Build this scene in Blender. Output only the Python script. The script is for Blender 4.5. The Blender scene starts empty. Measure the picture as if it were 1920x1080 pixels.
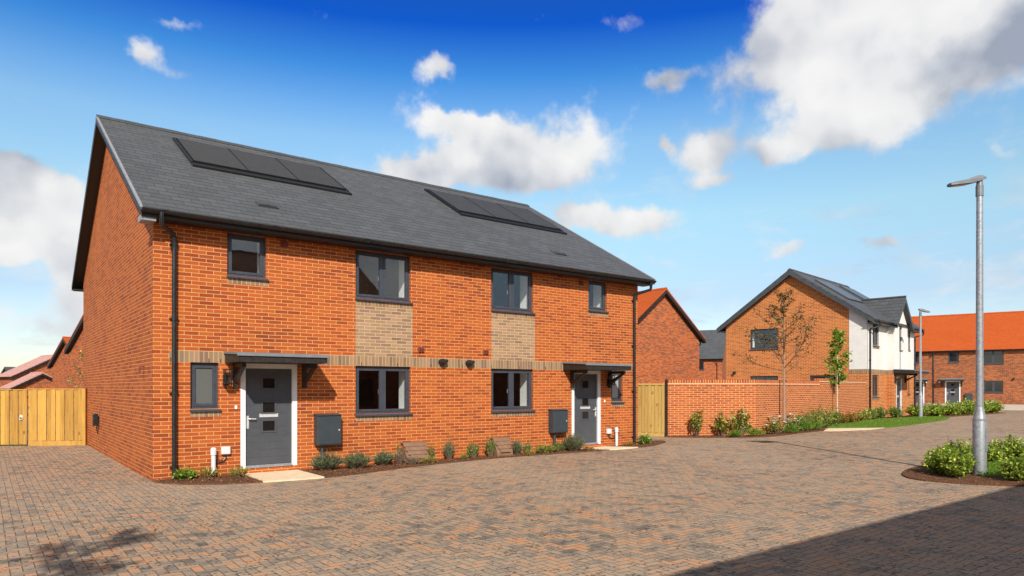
import bpy, math, random
from mathutils import Vector, Matrix
R = math.radians
S = bpy.context.scene
COL = S.collection

# ------------------------------------------------------------------ camera
cam_d = bpy.data.cameras.new('camera'); cam = bpy.data.objects.new('camera', cam_d); COL.objects.link(cam)
cam.location = (-2.4928, -14.2326, 1.76)
cam.rotation_euler = (R(90), 0, R(-37.577))
cam_d.sensor_width = 36; cam_d.lens = 24.094; cam_d.shift_y = 0.0974
cam_d.clip_start = 0.05; cam_d.clip_end = 3000
S.camera = cam

# ------------------------------------------------------------------ exposure
S.view_settings.view_transform = 'Standard'; S.view_settings.look = 'None'
S.view_settings.exposure = 0.5; S.view_settings.gamma = 1.0
S.view_settings.use_curve_mapping = False

# ------------------------------------------------------------------ sun
SUN_EL = 35.8; SUN_AZ = 211.0        # compass style: azimuth of the sun measured from +Y towards +X
sd = bpy.data.lights.new('sun', 'SUN'); sd.energy = 4.2; sd.angle = R(0.5); sd.color = (1.0, 0.93, 0.83)
so = bpy.data.objects.new('sun', sd); COL.objects.link(so); so.location = (-20, -40, 40)
trav = Vector((-math.sin(R(SUN_AZ))*math.cos(R(SUN_EL)), -math.cos(R(SUN_AZ))*math.cos(R(SUN_EL)), -math.sin(R(SUN_EL))))
so.rotation_euler = trav.to_track_quat('-Z', 'Y').to_euler()

# ------------------------------------------------------------------ sky with clouds
class NT:
    def __init__(s, tree): s.t = tree; s.n = tree.nodes; s.l = tree.links
    def node(s, typ, **kw):
        n = s.n.new(typ)
        for k, v in kw.items(): setattr(n, k, v)
        return n
    def put(s, inp, v):
        if isinstance(v, bpy.types.NodeSocket): s.l.new(v, inp)
        elif v is not None: inp.default_value = v
    def m(s, op, a, b=None, c=None, clamp=False):
        n = s.n.new('ShaderNodeMath'); n.operation = op; n.use_clamp = clamp
        s.put(n.inputs[0], a)
        if b is not None: s.put(n.inputs[1], b)
        if c is not None: s.put(n.inputs[2], c)
        return n.outputs[0]
    def mix(s, f, a, b, blend='MIX'):
        n = s.n.new('ShaderNodeMix'); n.data_type = 'RGBA'; n.blend_type = blend
        s.put(n.inputs[0], f); s.put(n.inputs[6], a); s.put(n.inputs[7], b)
        return n.outputs[2]
    def ramp(s, f, stops, interp='LINEAR'):
        n = s.n.new('ShaderNodeValToRGB'); n.color_ramp.interpolation = interp
        e = n.color_ramp.elements
        while len(e) < len(stops): e.new(0.5)
        for i, (p, c) in enumerate(stops): e[i].position = p; e[i].color = c if len(c) == 4 else (*c, 1)
        s.put(n.inputs[0], f); return n.outputs[0]
    def noise(s, vec, scale, detail=4, rough=.55, dim='3D', col=False, dist=0):
        n = s.n.new('ShaderNodeTexNoise'); n.noise_dimensions = dim
        if vec is not None: s.put(n.inputs['Vector'], vec)
        n.inputs['Scale'].default_value = scale; n.inputs['Detail'].default_value = detail
        n.inputs['Roughness'].default_value = rough; n.inputs['Distortion'].default_value = dist
        return n.outputs['Color' if col else 'Fac']

W = bpy.data.worlds.new('World'); S.world = W; W.use_nodes = True
wn = NT(W.node_tree); wn.n.clear()
out = wn.node('ShaderNodeOutputWorld'); bg = wn.node('ShaderNodeBackground'); bg.inputs[1].default_value = 0.1
sky = wn.node('ShaderNodeTexSky', sky_type='NISHITA'); sky.sun_disc = False
sky.sun_elevation = R(SUN_EL); sky.sun_rotation = R(SUN_AZ); sky.air_density = 1.0; sky.dust_density = 0.6; sky.ozone_density = 3.0
tc = wn.node('ShaderNodeTexCoord'); D0 = tc.outputs['Generated']
warp = wn.noise(D0, 7.0, 5, .6, col=True)
wv = wn.node('ShaderNodeVectorMath', operation='SUBTRACT'); wn.put(wv.inputs[0], warp); wv.inputs[1].default_value = (.5, .5, .5)
ws = wn.node('ShaderNodeVectorMath', operation='SCALE'); wn.put(ws.inputs[0], wv.outputs[0]); ws.inputs['Scale'].default_value = 0.10
wa = wn.node('ShaderNodeVectorMath', operation='ADD'); wn.put(wa.inputs[0], D0); wn.put(wa.inputs[1], ws.outputs[0])
sx = wn.node('ShaderNodeSeparateXYZ'); wn.put(sx.inputs[0], wa.outputs[0])
s0 = wn.node('ShaderNodeSeparateXYZ'); wn.put(s0.inputs[0], D0)
AZ = wn.m('ARCTAN2', sx.outputs[0], sx.outputs[1]); EL = wn.m('ARCSINE', wn.m('MINIMUM', wn.m('MAXIMUM', sx.outputs[2], -1.0), 1.0))
EL0 = wn.m('ARCSINE', s0.outputs[2])
# clouds: azimuth, elevation, half widths (radians), strength
CL = [(1.149, 0.415, 0.16, 0.055, 1.45), (1.255, 0.425, 0.10, 0.06, 1.4), (1.16, 0.49, .12, .04, 1.3), (1.04, 0.448, 0.06, 0.041, 0.9), (1.118, 0.327, 0.081, 0.037, 1.0), (0.943, 0.332, 0.043, 0.027, 1.0), (0.885, 0.425, 0.044, 0.018, 0.8), (0.695, 0.331, 0.109, 0.052, 1.1), (0.578, 0.365, 0.062, 0.02, 0.9), (0.609, 0.303, 0.085, 0.03, 1.1), (0.517, 0.3, 0.046, 0.020, 0.9), (0.825, 0.235, 0.079, 0.025, 1.0), (0.16, 0.42, 0.027, 0.023, 0.8), (0.209, 0.4, 0.025, 0.015, 0.45), (0.194, 0.462, 0.031, 0.01, 0.5), (0.555, 0.42, 0.032, 0.018, 0.8), (0.045, 0.222, 0.06, 0.038, 1.15), (0.07, 0.165, 0.06, 0.024, .85), (0.015, 0.15, 0.03, 0.014, 0.75), (0.095, 0.122, 0.028, 0.034, 0.95), (0.818, 0.497, 0.053, 0.015, 0.4), (1.03, 0.188, 0.037, 0.013, 0.6), (1.143, 0.185, 0.03, 0.013, 0.6), (0.936, 0.285, 0.04, 0.014, 0.7), (0.878, 0.347, 0.013, 0.012, 0.7), (1.013, 0.308, 0.02, 0.017, 0.7), (0.87, 0.175, 0.045, 0.013, 0.4), (0.749, 0.248, 0.04, 0.02, 0.9), (0.061, 0.069, 0.064, 0.026, 0.6), (0.929, 0.124, 0.058, 0.022, 0.4), (1.262, 0.132, 0.053, 0.025, 0.3), (1.282, 0.269, 0.026, 0.012, 0.4), (0.019, 0.261, 0.03, 0.023, 0.7)]
acc = None; top = None
for a0, e0, ka, ke, amp in CL:
    da = wn.m('MULTIPLY', wn.m('SUBTRACT', AZ, a0), 1/ka); de = wn.m('MULTIPLY', wn.m('SUBTRACT', EL, e0), 1/ke)
    g = wn.m('MULTIPLY', wn.m('EXPONENT', wn.m('MULTIPLY', wn.m('MULTIPLY_ADD', da, da, wn.m('MULTIPLY', de, de)), -1.0)), amp*1.22)
    acc = g if acc is None else wn.m('ADD', acc, g)
    t = wn.m('MULTIPLY', g, de); top = t if top is None else wn.m('ADD', top, t)
fb = wn.noise(D0, 13.0, 7, .55)
fb2 = wn.noise(D0, 42.0, 4, .6)
# broken cloud outside the frame, thickened to whiten the ambient light
far = wn.m('MULTIPLY', wn.m('SUBTRACT', wn.noise(D0, 2.6, 6, .6), .40), 4.5, clamp=True)
behind = wn.m('MULTIPLY', wn.m('SUBTRACT', wn.m('ABSOLUTE', wn.m('SUBTRACT', AZ, .65)), .95), 5.0, clamp=True)
above = wn.m('MULTIPLY', wn.m('SUBTRACT', EL0, .56), 5.0, clamp=True)
dens = wn.m('ADD', acc, wn.m('MULTIPLY', far, wn.m('MAXIMUM', behind, above)))
dens = wn.m('ADD', dens, wn.m('MULTIPLY', wn.m('SUBTRACT', fb, .5), 1.5))
dens = wn.m('ADD', dens, wn.m('MULTIPLY', wn.m('SUBTRACT', fb2, .5), .6))
mk = wn.node('ShaderNodeMapRange', interpolation_type='SMOOTHSTEP'); wn.put(mk.inputs[0], dens)
mk.inputs[1].default_value = .26; mk.inputs[2].default_value = .92
mask = wn.m('MULTIPLY', mk.outputs[0], .96)
wm = wn.node('ShaderNodeMapping'); wn.put(wm.inputs[0], D0); wm.inputs['Scale'].default_value = (1, 1, 3.2)
wisp = wn.m('MULTIPLY', wn.m('SUBTRACT', wn.noise(wm.outputs[0], 9.0, 7, .62, dist=.4), .53), 5.0, clamp=True)
lowband = wn.m('MULTIPLY', wn.m('SUBTRACT', .36, EL0), 6.0, clamp=True)
mask = wn.m('MAXIMUM', mask, wn.m('MULTIPLY', wn.m('MULTIPLY', wisp, lowband), .55))
# light tops, grey bases
big_sh = wn.noise(D0, 6.5, 3, .5)
shade = None    # grey bellies
for a0, e0, ka, ke, amp in [(1.235, .385, .11, .045, .5), (1.10, .47, .05, .025, .25), (.02, .275, .05, .02, .35), (.02, .175, .06, .018, .3), (.015, .12, .03, .02, .35), (.77, .285, .05, .025, .2), (.87, .205, .06, .012, .25), (1.16, .29, .08, .02, .15)]:
    da = wn.m('MULTIPLY', wn.m('SUBTRACT', AZ, a0), 1/ka); de = wn.m('MULTIPLY', wn.m('SUBTRACT', EL, e0), 1/ke)
    g = wn.m('MULTIPLY', wn.m('EXPONENT', wn.m('MULTIPLY', wn.m('MULTIPLY_ADD', da, da, wn.m('MULTIPLY', de, de)), -1.0)), amp)
    shade = g if shade is None else wn.m('ADD', shade, g)
sh = wn.m('ADD', wn.m('MULTIPLY', top, .22), wn.m('ADD', wn.m('MULTIPLY', wn.m('SUBTRACT', fb, .5), .9), wn.m('MULTIPLY', wn.m('SUBTRACT', big_sh, .5), 2.0)))
sh = wn.m('SUBTRACT', wn.m('ADD', wn.m('MINIMUM', sh, .45), .62), shade)
ccol = wn.ramp(sh, [(0.0, (2.5, 2.8, 3.4)), (.35, (4.2, 4.35, 4.7)), (.7, (5.9, 5.9, 5.9)), (1.0, (6.7, 6.6, 6.5))])
# the blue: Nishita, graded deeper high up, paler at the horizon, warmed overhead to neutralise shade
grade = wn.ramp(EL0, [(0.0, (1.15, 1.08, 1.05)), (.125, (1.05, .98, .95)), (.241, (1.39, 1.43, 1.15)), (.342, (1.21, 1.42, 1.32)), (.379, (.82, 1.21, 1.36)), (.427, (.30, .87, 1.31)), (.487, (.04, .38, 1.19)), (.56, (.10, .38, .95)), (.72, (.60, .49, .44)), (1.1, (1.05, .68, .42))])
blue = wn.mix(1.0, sky.outputs[0], grade, 'MULTIPLY')
wn.put(bg.inputs[0], wn.mix(mask, blue, ccol)); wn.put(out.inputs[0], bg.outputs[0])

# ------------------------------------------------------------------ mesh helpers
class MB:
    def __init__(s): s.v = []; s.f = []; s.m = []; s.fuv = {}
    def face(s, pts, mi=0):
        b = len(s.v); s.v += [tuple(p) for p in pts]; s.f.append(tuple(range(b, b+len(pts)))); s.m.append(mi)
    def box(s, x0, x1, y0, y1, z0, z1, mi=0):
        x0, x1 = min(x0, x1), max(x0, x1); y0, y1 = min(y0, y1), max(y0, y1); z0, z1 = min(z0, z1), max(z0, z1)
        b = len(s.v)
        s.v += [(x0,y0,z0),(x1,y0,z0),(x1,y1,z0),(x0,y1,z0),(x0,y0,z1),(x1,y0,z1),(x1,y1,z1),(x0,y1,z1)]
        for q in ((0,3,2,1),(4,5,6,7),(0,1,5,4),(1,2,6,5),(2,3,7,6),(3,0,4,7)):
            s.f.append(tuple(b+i for i in q)); s.m.append(mi)
        return s
    def prism(s, prof, axis, a, b, mi=0):
        """profile (2-D, counter-clockwise) extruded along axis 'x' (profile = y,z), 'y' (x,z) or 'z' (x,y)"""
        def P(p, t): return (t, p[0], p[1]) if axis == 'x' else ((p[0], t, p[1]) if axis == 'y' else (p[0], p[1], t))
        n = len(prof); base = len(s.v)
        s.v += [P(p, a) for p in prof] + [P(p, b) for p in prof]
        for i in range(n):
            j = (i+1) % n; s.f.append((base+i, base+j, base+n+j, base+n+i)); s.m.append(mi)
        s.f.append(tuple(base+i for i in reversed(range(n)))); s.m.append(mi)
        s.f.append(tuple(base+n+i for i in range(n))); s.m.append(mi)
        return s
    def tube(s, pts, r, n=10, mi=0, cap=True):
        pts = [Vector(p) for p in pts]; rs = r if isinstance(r, (list, tuple)) else [r]*len(pts)
        base = len(s.v); up0 = None
        for i, p in enumerate(pts):
            d = (pts[min(i+1, len(pts)-1)] - pts[max(i-1, 0)]).normalized()
            ref = Vector((0,0,1)) if abs(d.z) < .9 else Vector((1,0,0))
            if up0 is not None: ref = up0
            a = d.cross(ref)
            if a.length < 1e-4: a = d.cross(Vector((0,1,0)))
            a.normalize(); b = a.cross(d).normalized(); up0 = b
            for k in range(n):
                t = 2*math.pi*k/n; q = p + a*math.cos(t)*rs[i] + b*math.sin(t)*rs[i]; s.v.append(tuple(q))
        for i in range(len(pts)-1):
            for k in range(n):
                k2 = (k+1) % n
                s.f.append((base+i*n+k, base+(i+1)*n+k, base+(i+1)*n+k2, base+i*n+k2)); s.m.append(mi)
        if cap:
            s.f.append(tuple(base+k for k in range(n))); s.m.append(mi)
            s.f.append(tuple(base+(len(pts)-1)*n+k for k in reversed(range(n)))); s.m.append(mi)
        return s
    def leaf(s, c, d, up, L, w, mi=0):
        """one folded leaf: two quads"""
        d = d.normalized(); side = d.cross(up)
        if side.length < 1e-4: side = d.cross(Vector((1,.2,.1)))
        side.normalize(); nrm = side.cross(d)
        a = c; m1 = c + d*L*.5 + side*w*.5 + nrm*w*.12; m2 = c + d*L*.5 - side*w*.5 + nrm*w*.12; t = c + d*L; mid = c + d*L*.5 - nrm*w*.1
        b = len(s.v); s.v += [tuple(a), tuple(m1), tuple(t), tuple(m2), tuple(mid)]
        s.f += [(b, b+4, b+2, b+1), (b, b+3, b+2, b+4)]; s.m += [mi, mi]
    def build(s, name, mats, parent=None, smooth=False, uv=True, bevel=0):
        me = bpy.data.meshes.new(name); me.from_pydata(s.v, [], s.f); 
        for mt in (mats if isinstance(mats, (list, tuple)) else [mats]): me.materials.append(mt)
        if len(me.materials) > 1: me.polygons.foreach_set('material_index', s.m)
        if smooth: me.polygons.foreach_set('use_smooth', [True]*len(me.polygons))
        if uv:
            ul = me.uv_layers.new(name='UVMap'); buf = [0.0]*(2*len(me.loops)); me.update()
            for p in me.polygons:
                n = p.normal
                if abs(n.z) > .995: t = Vector((1,0,0)); b = Vector((0,1,0))
                else: t = Vector((0,0,1)).cross(n).normalized(); b = n.cross(t)
                for li in p.loop_indices:
                    co = me.vertices[me.loops[li].vertex_index].co
                    buf[2*li] = co.dot(t); buf[2*li+1] = co.dot(b)
            ul.data.foreach_set('uv', buf)
        o = bpy.data.objects.new(name, me); COL.objects.link(o)
        if parent: o.parent = parent
        if bevel:
            md = o.modifiers.new('bevel', 'BEVEL'); md.width = bevel; md.segments = 2; md.limit_method = 'ANGLE'
        return o

def tag(o, label, cat, group=None, kind=None):
    if label: o['label'] = label
    if cat: o['category'] = cat
    if group: o['group'] = group
    if kind: o['kind'] = kind
    return o
def empty(name, loc, rz=0, label=None, cat=None, group=None):
    o = bpy.data.objects.new(name, None); COL.objects.link(o); o.location = loc; o.rotation_euler = (0,0,rz); o.empty_display_size = .2
    return tag(o, label, cat, group)
def struct(o): o['kind'] = 'structure'; return o
def gz(x): return 0. if x < 10 else (.01*(x-10) if x < 30 else (.2+.0025*(x-30) if x < 50 else .25))

# ------------------------------------------------------------------ materials
def mat(name, col=(.5,.5,.5), rough=.6, metal=0., spec=.5, fn=None):
    m = bpy.data.materials.new(name); m.use_nodes = True; nt = NT(m.node_tree)
    b = m.node_tree.nodes['Principled BSDF']; b.inputs['Base Color'].default_value = (*col, 1)
    b.inputs['Roughness'].default_value = rough; b.inputs['Metallic'].default_value = metal
    b.inputs['Specular IOR Level'].default_value = spec
    if fn: fn(nt, b)
    return m
def uvnode(nt): return nt.node('ShaderNodeTexCoord').outputs['UV']
def objco(nt): return nt.node('ShaderNodeTexCoord').outputs['Object']
def bump(nt, b, h, strength=.4, dist=.01):
    n = nt.node('ShaderNodeBump'); n.inputs['Strength'].default_value = strength; n.inputs['Distance'].default_value = dist
    nt.put(n.inputs['Height'], h); nt.l.new(n.outputs[0], b.inputs['Normal'])
def speck(c1, c2, scale, rough=None, bmp=0, detail=5):
    """plain paint / plastic / metal with faint uneven tone"""
    def fn(nt, b):
        f = nt.noise(objco(nt), scale, detail, .6)
        nt.put(b.inputs['Base Color'], nt.ramp(f, [(.3, c1), (.7, c2)]))
        if rough: nt.put(b.inputs['Roughness'], nt.ramp(f, [(.3, (rough[0],)*3), (.7, (rough[1],)*3)]))
        if bmp: bump(nt, b, f, bmp, .004)
    return fn
def brickfn(stops, mortar, bw=.267, rh=.075, ms=.006, off=.5, patch=.25, vary=.5, fine=.0, shift=(0,0,0), squash=None):
    def fn(nt, b):
        uv0 = uvnode(nt); mp = nt.node('ShaderNodeMapping'); nt.put(mp.inputs[0], uv0); mp.inputs['Location'].default_value = shift
        uv = mp.outputs[0]
        # hand-laid: joints wander by a millimetre or two
        wob = nt.noise(uv, 1.3, 2, .5, col=True)
        v1 = nt.node('ShaderNodeVectorMath', operation='SUBTRACT'); nt.put(v1.inputs[0], wob); v1.inputs[1].default_value = (.5,.5,.5)
        v2 = nt.node('ShaderNodeVectorMath', operation='SCALE'); nt.put(v2.inputs[0], v1.outputs[0]); v2.inputs['Scale'].default_value = .012
        v3 = nt.node('ShaderNodeVectorMath', operation='ADD'); nt.put(v3.inputs[0], uv); nt.put(v3.inputs[1], v2.outputs[0])
        br = nt.node('ShaderNodeTexBrick'); nt.put(br.inputs['Vector'], v3.outputs[0]); br.offset = off
        br.inputs['Color1'].default_value = (0,0,0,1); br.inputs['Color2'].default_value = (1,1,1,1); br.inputs['Mortar'].default_value = (.5,.5,.5,1)
        br.inputs['Scale'].default_value = 1; br.inputs['Mortar Size'].default_value = ms; br.inputs['Mortar Smooth'].default_value = .15
        br.inputs['Brick Width'].default_value = bw; br.inputs['Row Height'].default_value = rh
        big = nt.noise(uv, .55, 4, .6); grain = nt.noise(uv, 38., 3, .6)
        val = nt.m('ADD', nt.m('MULTIPLY', br.outputs['Color'], vary), nt.m('MULTIPLY', nt.m('SUBTRACT', big, .5), patch*4))
        val = nt.m('ADD', val, nt.m('MULTIPLY', nt.m('SUBTRACT', grain, .5), .25))
        val = nt.m('ADD', val, (1-vary)*.5, clamp=True)
        bc = nt.ramp(val, stops)
        mcol = nt.ramp(nt.noise(uv, 4., 4, .6), [(.3, tuple(c*.85 for c in mortar)), (.7, mortar)])
        nt.put(b.inputs['Base Color'], nt.mix(br.outputs['Fac'], bc, mcol))
        h = nt.m('ADD', nt.m('MULTIPLY', br.outputs['Fac'], -1.0), nt.m('MULTIPLY', grain, .25))
        bump(nt, b, h, .45, .006)
    return fn

RED = [(0., (.15,.032,.011)), (.22, (.25,.048,.013)), (.45, (.35,.072,.014)), (.65, (.38,.095,.018)), (.85, (.43,.090,.018)), (1., (.46,.125,.029))]
M = {}
M['brick'] = mat('red brick', rough=.85, spec=.25, fn=brickfn(RED, (.65,.335,.135), ms=.0058, patch=.19, vary=.6))
RED2 = [(0., (.22,.055,.015)), (.3, (.35,.080,.017)), (.6, (.45,.112,.022)), (1., (.52,.15,.034))]
M['brick_garden'] = mat('orange red brick', rough=.85, spec=.25, fn=brickfn(RED, (.66,.38,.19), ms=.0088, patch=.1, vary=.5, shift=(.07,.01,0)))
M['brick_white_house'] = mat('light red brick', rough=.85, spec=.25, fn=brickfn(RED2, (.66,.36,.15), ms=.0115, patch=.1, vary=.7, shift=(.03,.02,0)))
MULTI = [(0., (.12,.046,.038)), (.3, (.23,.058,.030)), (.5, (.36,.078,.023)), (.8, (.42,.10,.026)), (1., (.47,.13,.034))]
M['brick_multi'] = mat('multi red brick', rough=.88, spec=.2, fn=brickfn(MULTI, (.48,.22,.10), ms=.008, patch=.15, vary=.95, shift=(.11,.03,0)))
MULTI2 = [(0., (.10,.038,.028)), (.35, (.19,.052,.024)), (.65, (.29,.077,.026)), (1., (.36,.108,.036))]
M['brick_terrace'] = mat('dark multi red brick', rough=.88, spec=.2, fn=brickfn(MULTI2, (.42,.21,.10), ms=.0085, patch=.11, vary=1.0))
BUFF = [(0., (.18,.11,.072)), (.2, (.235,.152,.105)), (.4, (.28,.182,.105)), (.65, (.325,.212,.122)), (.85, (.35,.218,.138)), (1., (.385,.255,.15))]
M['buff'] = mat('buff brick', rough=.88, spec=.2, fn=brickfn(BUFF, (.55,.37,.215), ms=.0075, patch=.14, vary=.75))
SBUFF = [(p, tuple(x*.86 for x in c)) for p, c in BUFF]
M['soldier'] = mat('buff soldier course', rough=.88, spec=.2, fn=brickfn(SBUFF, (.54,.37,.19), bw=.0889, rh=.225, ms=.006, off=0, patch=.1, vary=.8))
M['header'] = mat('buff header course', rough=.88, spec=.2, fn=brickfn(SBUFF, (.54,.37,.19), bw=.0889, rh=3, ms=.006, off=0, patch=.1, vary=.8, shift=(0,1.5,0)))
M['coping'] = mat('brick on edge coping', rough=.85, spec=.25, fn=brickfn(RED, (.74,.46,.27), bw=.089, rh=3, ms=.007, off=0, patch=.1, vary=.5, shift=(0,1.5,0)))
M['creasing'] = mat('creasing tile', (.68,.42,.24), .8, fn=speck((.6,.36,.2), (.74,.47,.27), 6))

def slatefn(c, rowh=.25, w=.355, gap=.005, spread=.35, bmp=.6, rough=.55, lap=.10):
    def fn(nt, b):
        uv = uvnode(nt); br = nt.node('ShaderNodeTexBrick'); nt.put(br.inputs['Vector'], uv); br.offset = .5
        br.inputs['Color1'].default_value = (0,0,0,1); br.inputs['Color2'].default_value = (1,1,1,1); br.inputs['Mortar'].default_value = (.5,.5,.5,1)
        br.inputs['Scale'].default_value = 1; br.inputs['Mortar Size'].default_value = gap; br.inputs['Mortar Smooth'].default_value = .2
        br.inputs['Brick Width'].default_value = w; br.inputs['Row Height'].default_value = rowh
        n1 = nt.noise(uv, .5, 5, .6); n2 = nt.noise(uv, 14., 4, .6)
        v = nt.m('ADD', nt.m('MULTIPLY', br.outputs['Color'], .5), nt.m('ADD', nt.m('MULTIPLY', n1, .6), nt.m('MULTIPLY', n2, .3)))
        sp = nt.node('ShaderNodeSeparateXYZ'); nt.put(sp.inputs[0], uv)
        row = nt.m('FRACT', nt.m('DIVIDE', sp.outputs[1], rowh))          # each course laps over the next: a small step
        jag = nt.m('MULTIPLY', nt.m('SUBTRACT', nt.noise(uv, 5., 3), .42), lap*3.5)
        edge = nt.m('MULTIPLY', nt.m('LESS_THAN', row, nt.m('ADD', lap, jag)), .75)  # shadow under each lap, painted as a ragged dark band
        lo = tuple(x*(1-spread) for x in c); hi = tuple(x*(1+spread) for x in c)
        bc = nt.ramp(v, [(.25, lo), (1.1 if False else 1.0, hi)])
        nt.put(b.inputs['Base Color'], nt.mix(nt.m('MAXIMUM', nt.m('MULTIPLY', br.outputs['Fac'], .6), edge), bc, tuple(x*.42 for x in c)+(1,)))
        nt.put(b.inputs['Roughness'], nt.ramp(n2, [(.3, (rough-.08,)*3), (.7, (rough+.1,)*3)]))
        h = nt.m('ADD', nt.m('MULTIPLY', row, -1.0), nt.m('MULTIPLY', br.outputs['Fac'], -.7))
        h = nt.m('ADD', h, nt.m('MULTIPLY', br.outputs['Color'], .25))
        bump(nt, b, h, bmp, .008)
    return fn
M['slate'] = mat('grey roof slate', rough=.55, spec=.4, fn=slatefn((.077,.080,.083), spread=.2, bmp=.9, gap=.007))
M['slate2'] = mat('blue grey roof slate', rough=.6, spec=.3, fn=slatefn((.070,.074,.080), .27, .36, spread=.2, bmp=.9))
M['tile_orange'] = mat('orange roof tile', rough=.85, spec=.15, fn=slatefn((.42,.080,.016), .11, .2, .006, .12, .4, .8))
M['tile_pink'] = mat('pinkish roof tile', rough=.85, spec=.15, fn=slatefn((.50,.27,.23), .2, .3, .006, .15, .4, .8))
M['tile_brown'] = mat('brown roof tile', rough=.8, spec=.2, fn=slatefn((.40,.20,.12), .3, .33, .01, .25, .8, .75))
M['render'] = mat('white wall render', (.82,.80,.77), .9, spec=.2, fn=speck((.62,.60,.565), (.70,.68,.645), 2.2, None, .1))
M['anthracite'] = mat('anthracite window frame', (.045,.052,.068), .38, fn=speck((.040,.047,.062), (.052,.059,.074), 9, (.32,.46)))
M['anth_board'] = mat('anthracite trim board', (.050,.056,.064), .5, fn=speck((.042,.047,.053), (.060,.066,.074), 5, (.4,.6)))
M['black_pvc'] = mat('black plastic rainwater goods', (.012,.012,.013), .28, fn=speck((.010,.010,.011), (.018,.018,.019), 8, (.22,.38)))
M['black_soffit'] = mat('black eaves board', (.014,.012,.012), .5, fn=speck((.011,.010,.010), (.018,.016,.015), 6, (.4,.6)))
M['trim_light'] = mat('light grey verge trim', (.46,.46,.48), .45, fn=speck((.22,.22,.235), (.30,.30,.315), 7))
M['door'] = mat('grey door skin', (.060,.066,.076), .42, fn=lambda nt, b: (speck((.055,.060,.070), (.067,.073,.083), 7)(nt, b),
    bump(nt, b, nt.noise(nt.node('ShaderNodeTexCoord').outputs['Object'], 30, 3), .12, .003)))
M['white_pvc'] = mat('white door frame', (.80,.80,.80), .4, fn=speck((.68,.68,.69), (.76,.76,.76), 5))
M['silver'] = mat('brushed silver', (.6,.6,.6), .35, .3, fn=speck((.55,.55,.55), (.66,.66,.66), 20, (.3,.45)))
M['canopy_top'] = mat('grey canopy sheet', (.16,.18,.19), .55, fn=speck((.14,.155,.165), (.18,.20,.21), 4))
M['black_timber'] = mat('black stained timber', (.018,.014,.012), .5, fn=speck((.013,.010,.009), (.028,.020,.016), 12, (.4,.6)))
M['black_metal'] = mat('black lantern metal', (.012,.012,.012), .35, fn=speck((.01,.01,.01), (.018,.018,.018), 10))
M['meter'] = mat('dark grey meter cabinet', (.030,.042,.050), .5, fn=speck((.027,.038,.046), (.036,.048,.056), 6))
M['brown_box'] = mat('tan plastic meter lid', (.32,.18,.11), .55, fn=speck((.17,.092,.052), (.23,.13,.075), 6))
M['grey_pvc'] = mat('pale grey plastic', (.60,.61,.63), .45, fn=speck((.55,.56,.58), (.66,.67,.68), 8))
M['terracotta'] = mat('terracotta vent', (.17,.035,.018), .7, fn=speck((.14,.028,.014), (.20,.045,.022), 9))
M['bellwhite'] = mat('white plastic', (.82,.81,.79), .4, fn=speck((.8,.79,.77), (.85,.84,.82), 9))
M['reveal'] = mat('white plaster reveal', (.80,.79,.76), .8, fn=speck((.77,.76,.73), (.83,.82,.79), 3))
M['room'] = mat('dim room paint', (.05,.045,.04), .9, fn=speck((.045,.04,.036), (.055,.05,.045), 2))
M['solar'] = mat('solar glass', (.016,.016,.018), .22, fn=None, spec=.5)
def solarfn(nt, b):
    uv = uvnode(nt); br = nt.node('ShaderNodeTexBrick'); nt.put(br.inputs['Vector'], uv); br.offset = 0
    br.inputs['Color1'].default_value = (.040,.039,.037,1); br.inputs['Color2'].default_value = (.046,.045,.043,1); br.inputs['Mortar'].default_value = (.034,.033,.031,1)
    br.inputs['Scale'].default_value = 1; br.inputs['Brick Width'].default_value = .16; br.inputs['Row Height'].default_value = .16; br.inputs['Mortar Size'].default_value = .004
    nt.put(b.inputs['Base Color'], br.outputs['Color'])
solarfn(NT(M['solar'].node_tree), M['solar'].node_tree.nodes['Principled BSDF']); M['solar'].node_tree.nodes['Principled BSDF'].inputs['Roughness'].default_value = .5

def glassmat(name, tint=(.95,.96,.965), refl=.085):
    m = bpy.data.materials.new(name); m.use_nodes = True; nt = NT(m.node_tree); nt.n.clear()
    o = nt.node('ShaderNodeOutputMaterial'); t = nt.node('ShaderNodeBsdfTransparent'); t.inputs[0].default_value = (*tint, 1)
    g = nt.node('ShaderNodeBsdfGlossy'); g.inputs['Roughness'].default_value = .01
    wob = nt.noise(objco(nt), 1.7, 2, .5); bn = nt.node('ShaderNodeBump'); bn.inputs['Strength'].default_value = .05; bn.inputs['Distance'].default_value = .02
    nt.put(bn.inputs['Height'], wob); nt.l.new(bn.outputs[0], g.inputs['Normal'])
    fr = nt.node('ShaderNodeLayerWeight')          # Schlick, the same from both sides of the sheet
    f = nt.m('ADD', nt.m('POWER', fr.outputs['Facing'], 5.0), refl, clamp=True)
    mx = nt.node('ShaderNodeMixShader'); nt.put(mx.inputs[0], f); nt.l.new(t.outputs[0], mx.inputs[1]); nt.l.new(g.outputs[0], mx.inputs[2]); nt.l.new(mx.outputs[0], o.inputs[0])
    return m
M['solar_sky'] = mat('glossy solar glass', (.03,.032,.036), .3, spec=.9, fn=speck((.045,.046,.047), (.06,.06,.06), 3))
M['glass'] = glassmat('window glass')
M['glass_far'] = mat('dark window glass', (.012,.014,.016), .08, spec=.8)
M['frosted'] = mat('frosted glass', (.10,.105,.10), .35, fn=speck((.075,.08,.078), (.12,.125,.12), 60, (.3,.5), .2))
M['frost_light'] = mat('pale frosted glass', (.30,.31,.30), .35, fn=speck((.25,.26,.25), (.36,.37,.36), 60, (.3,.5), .2))
M['door_glass'] = mat('dark door glass', (.012,.011,.010), .05, spec=.7)

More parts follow.
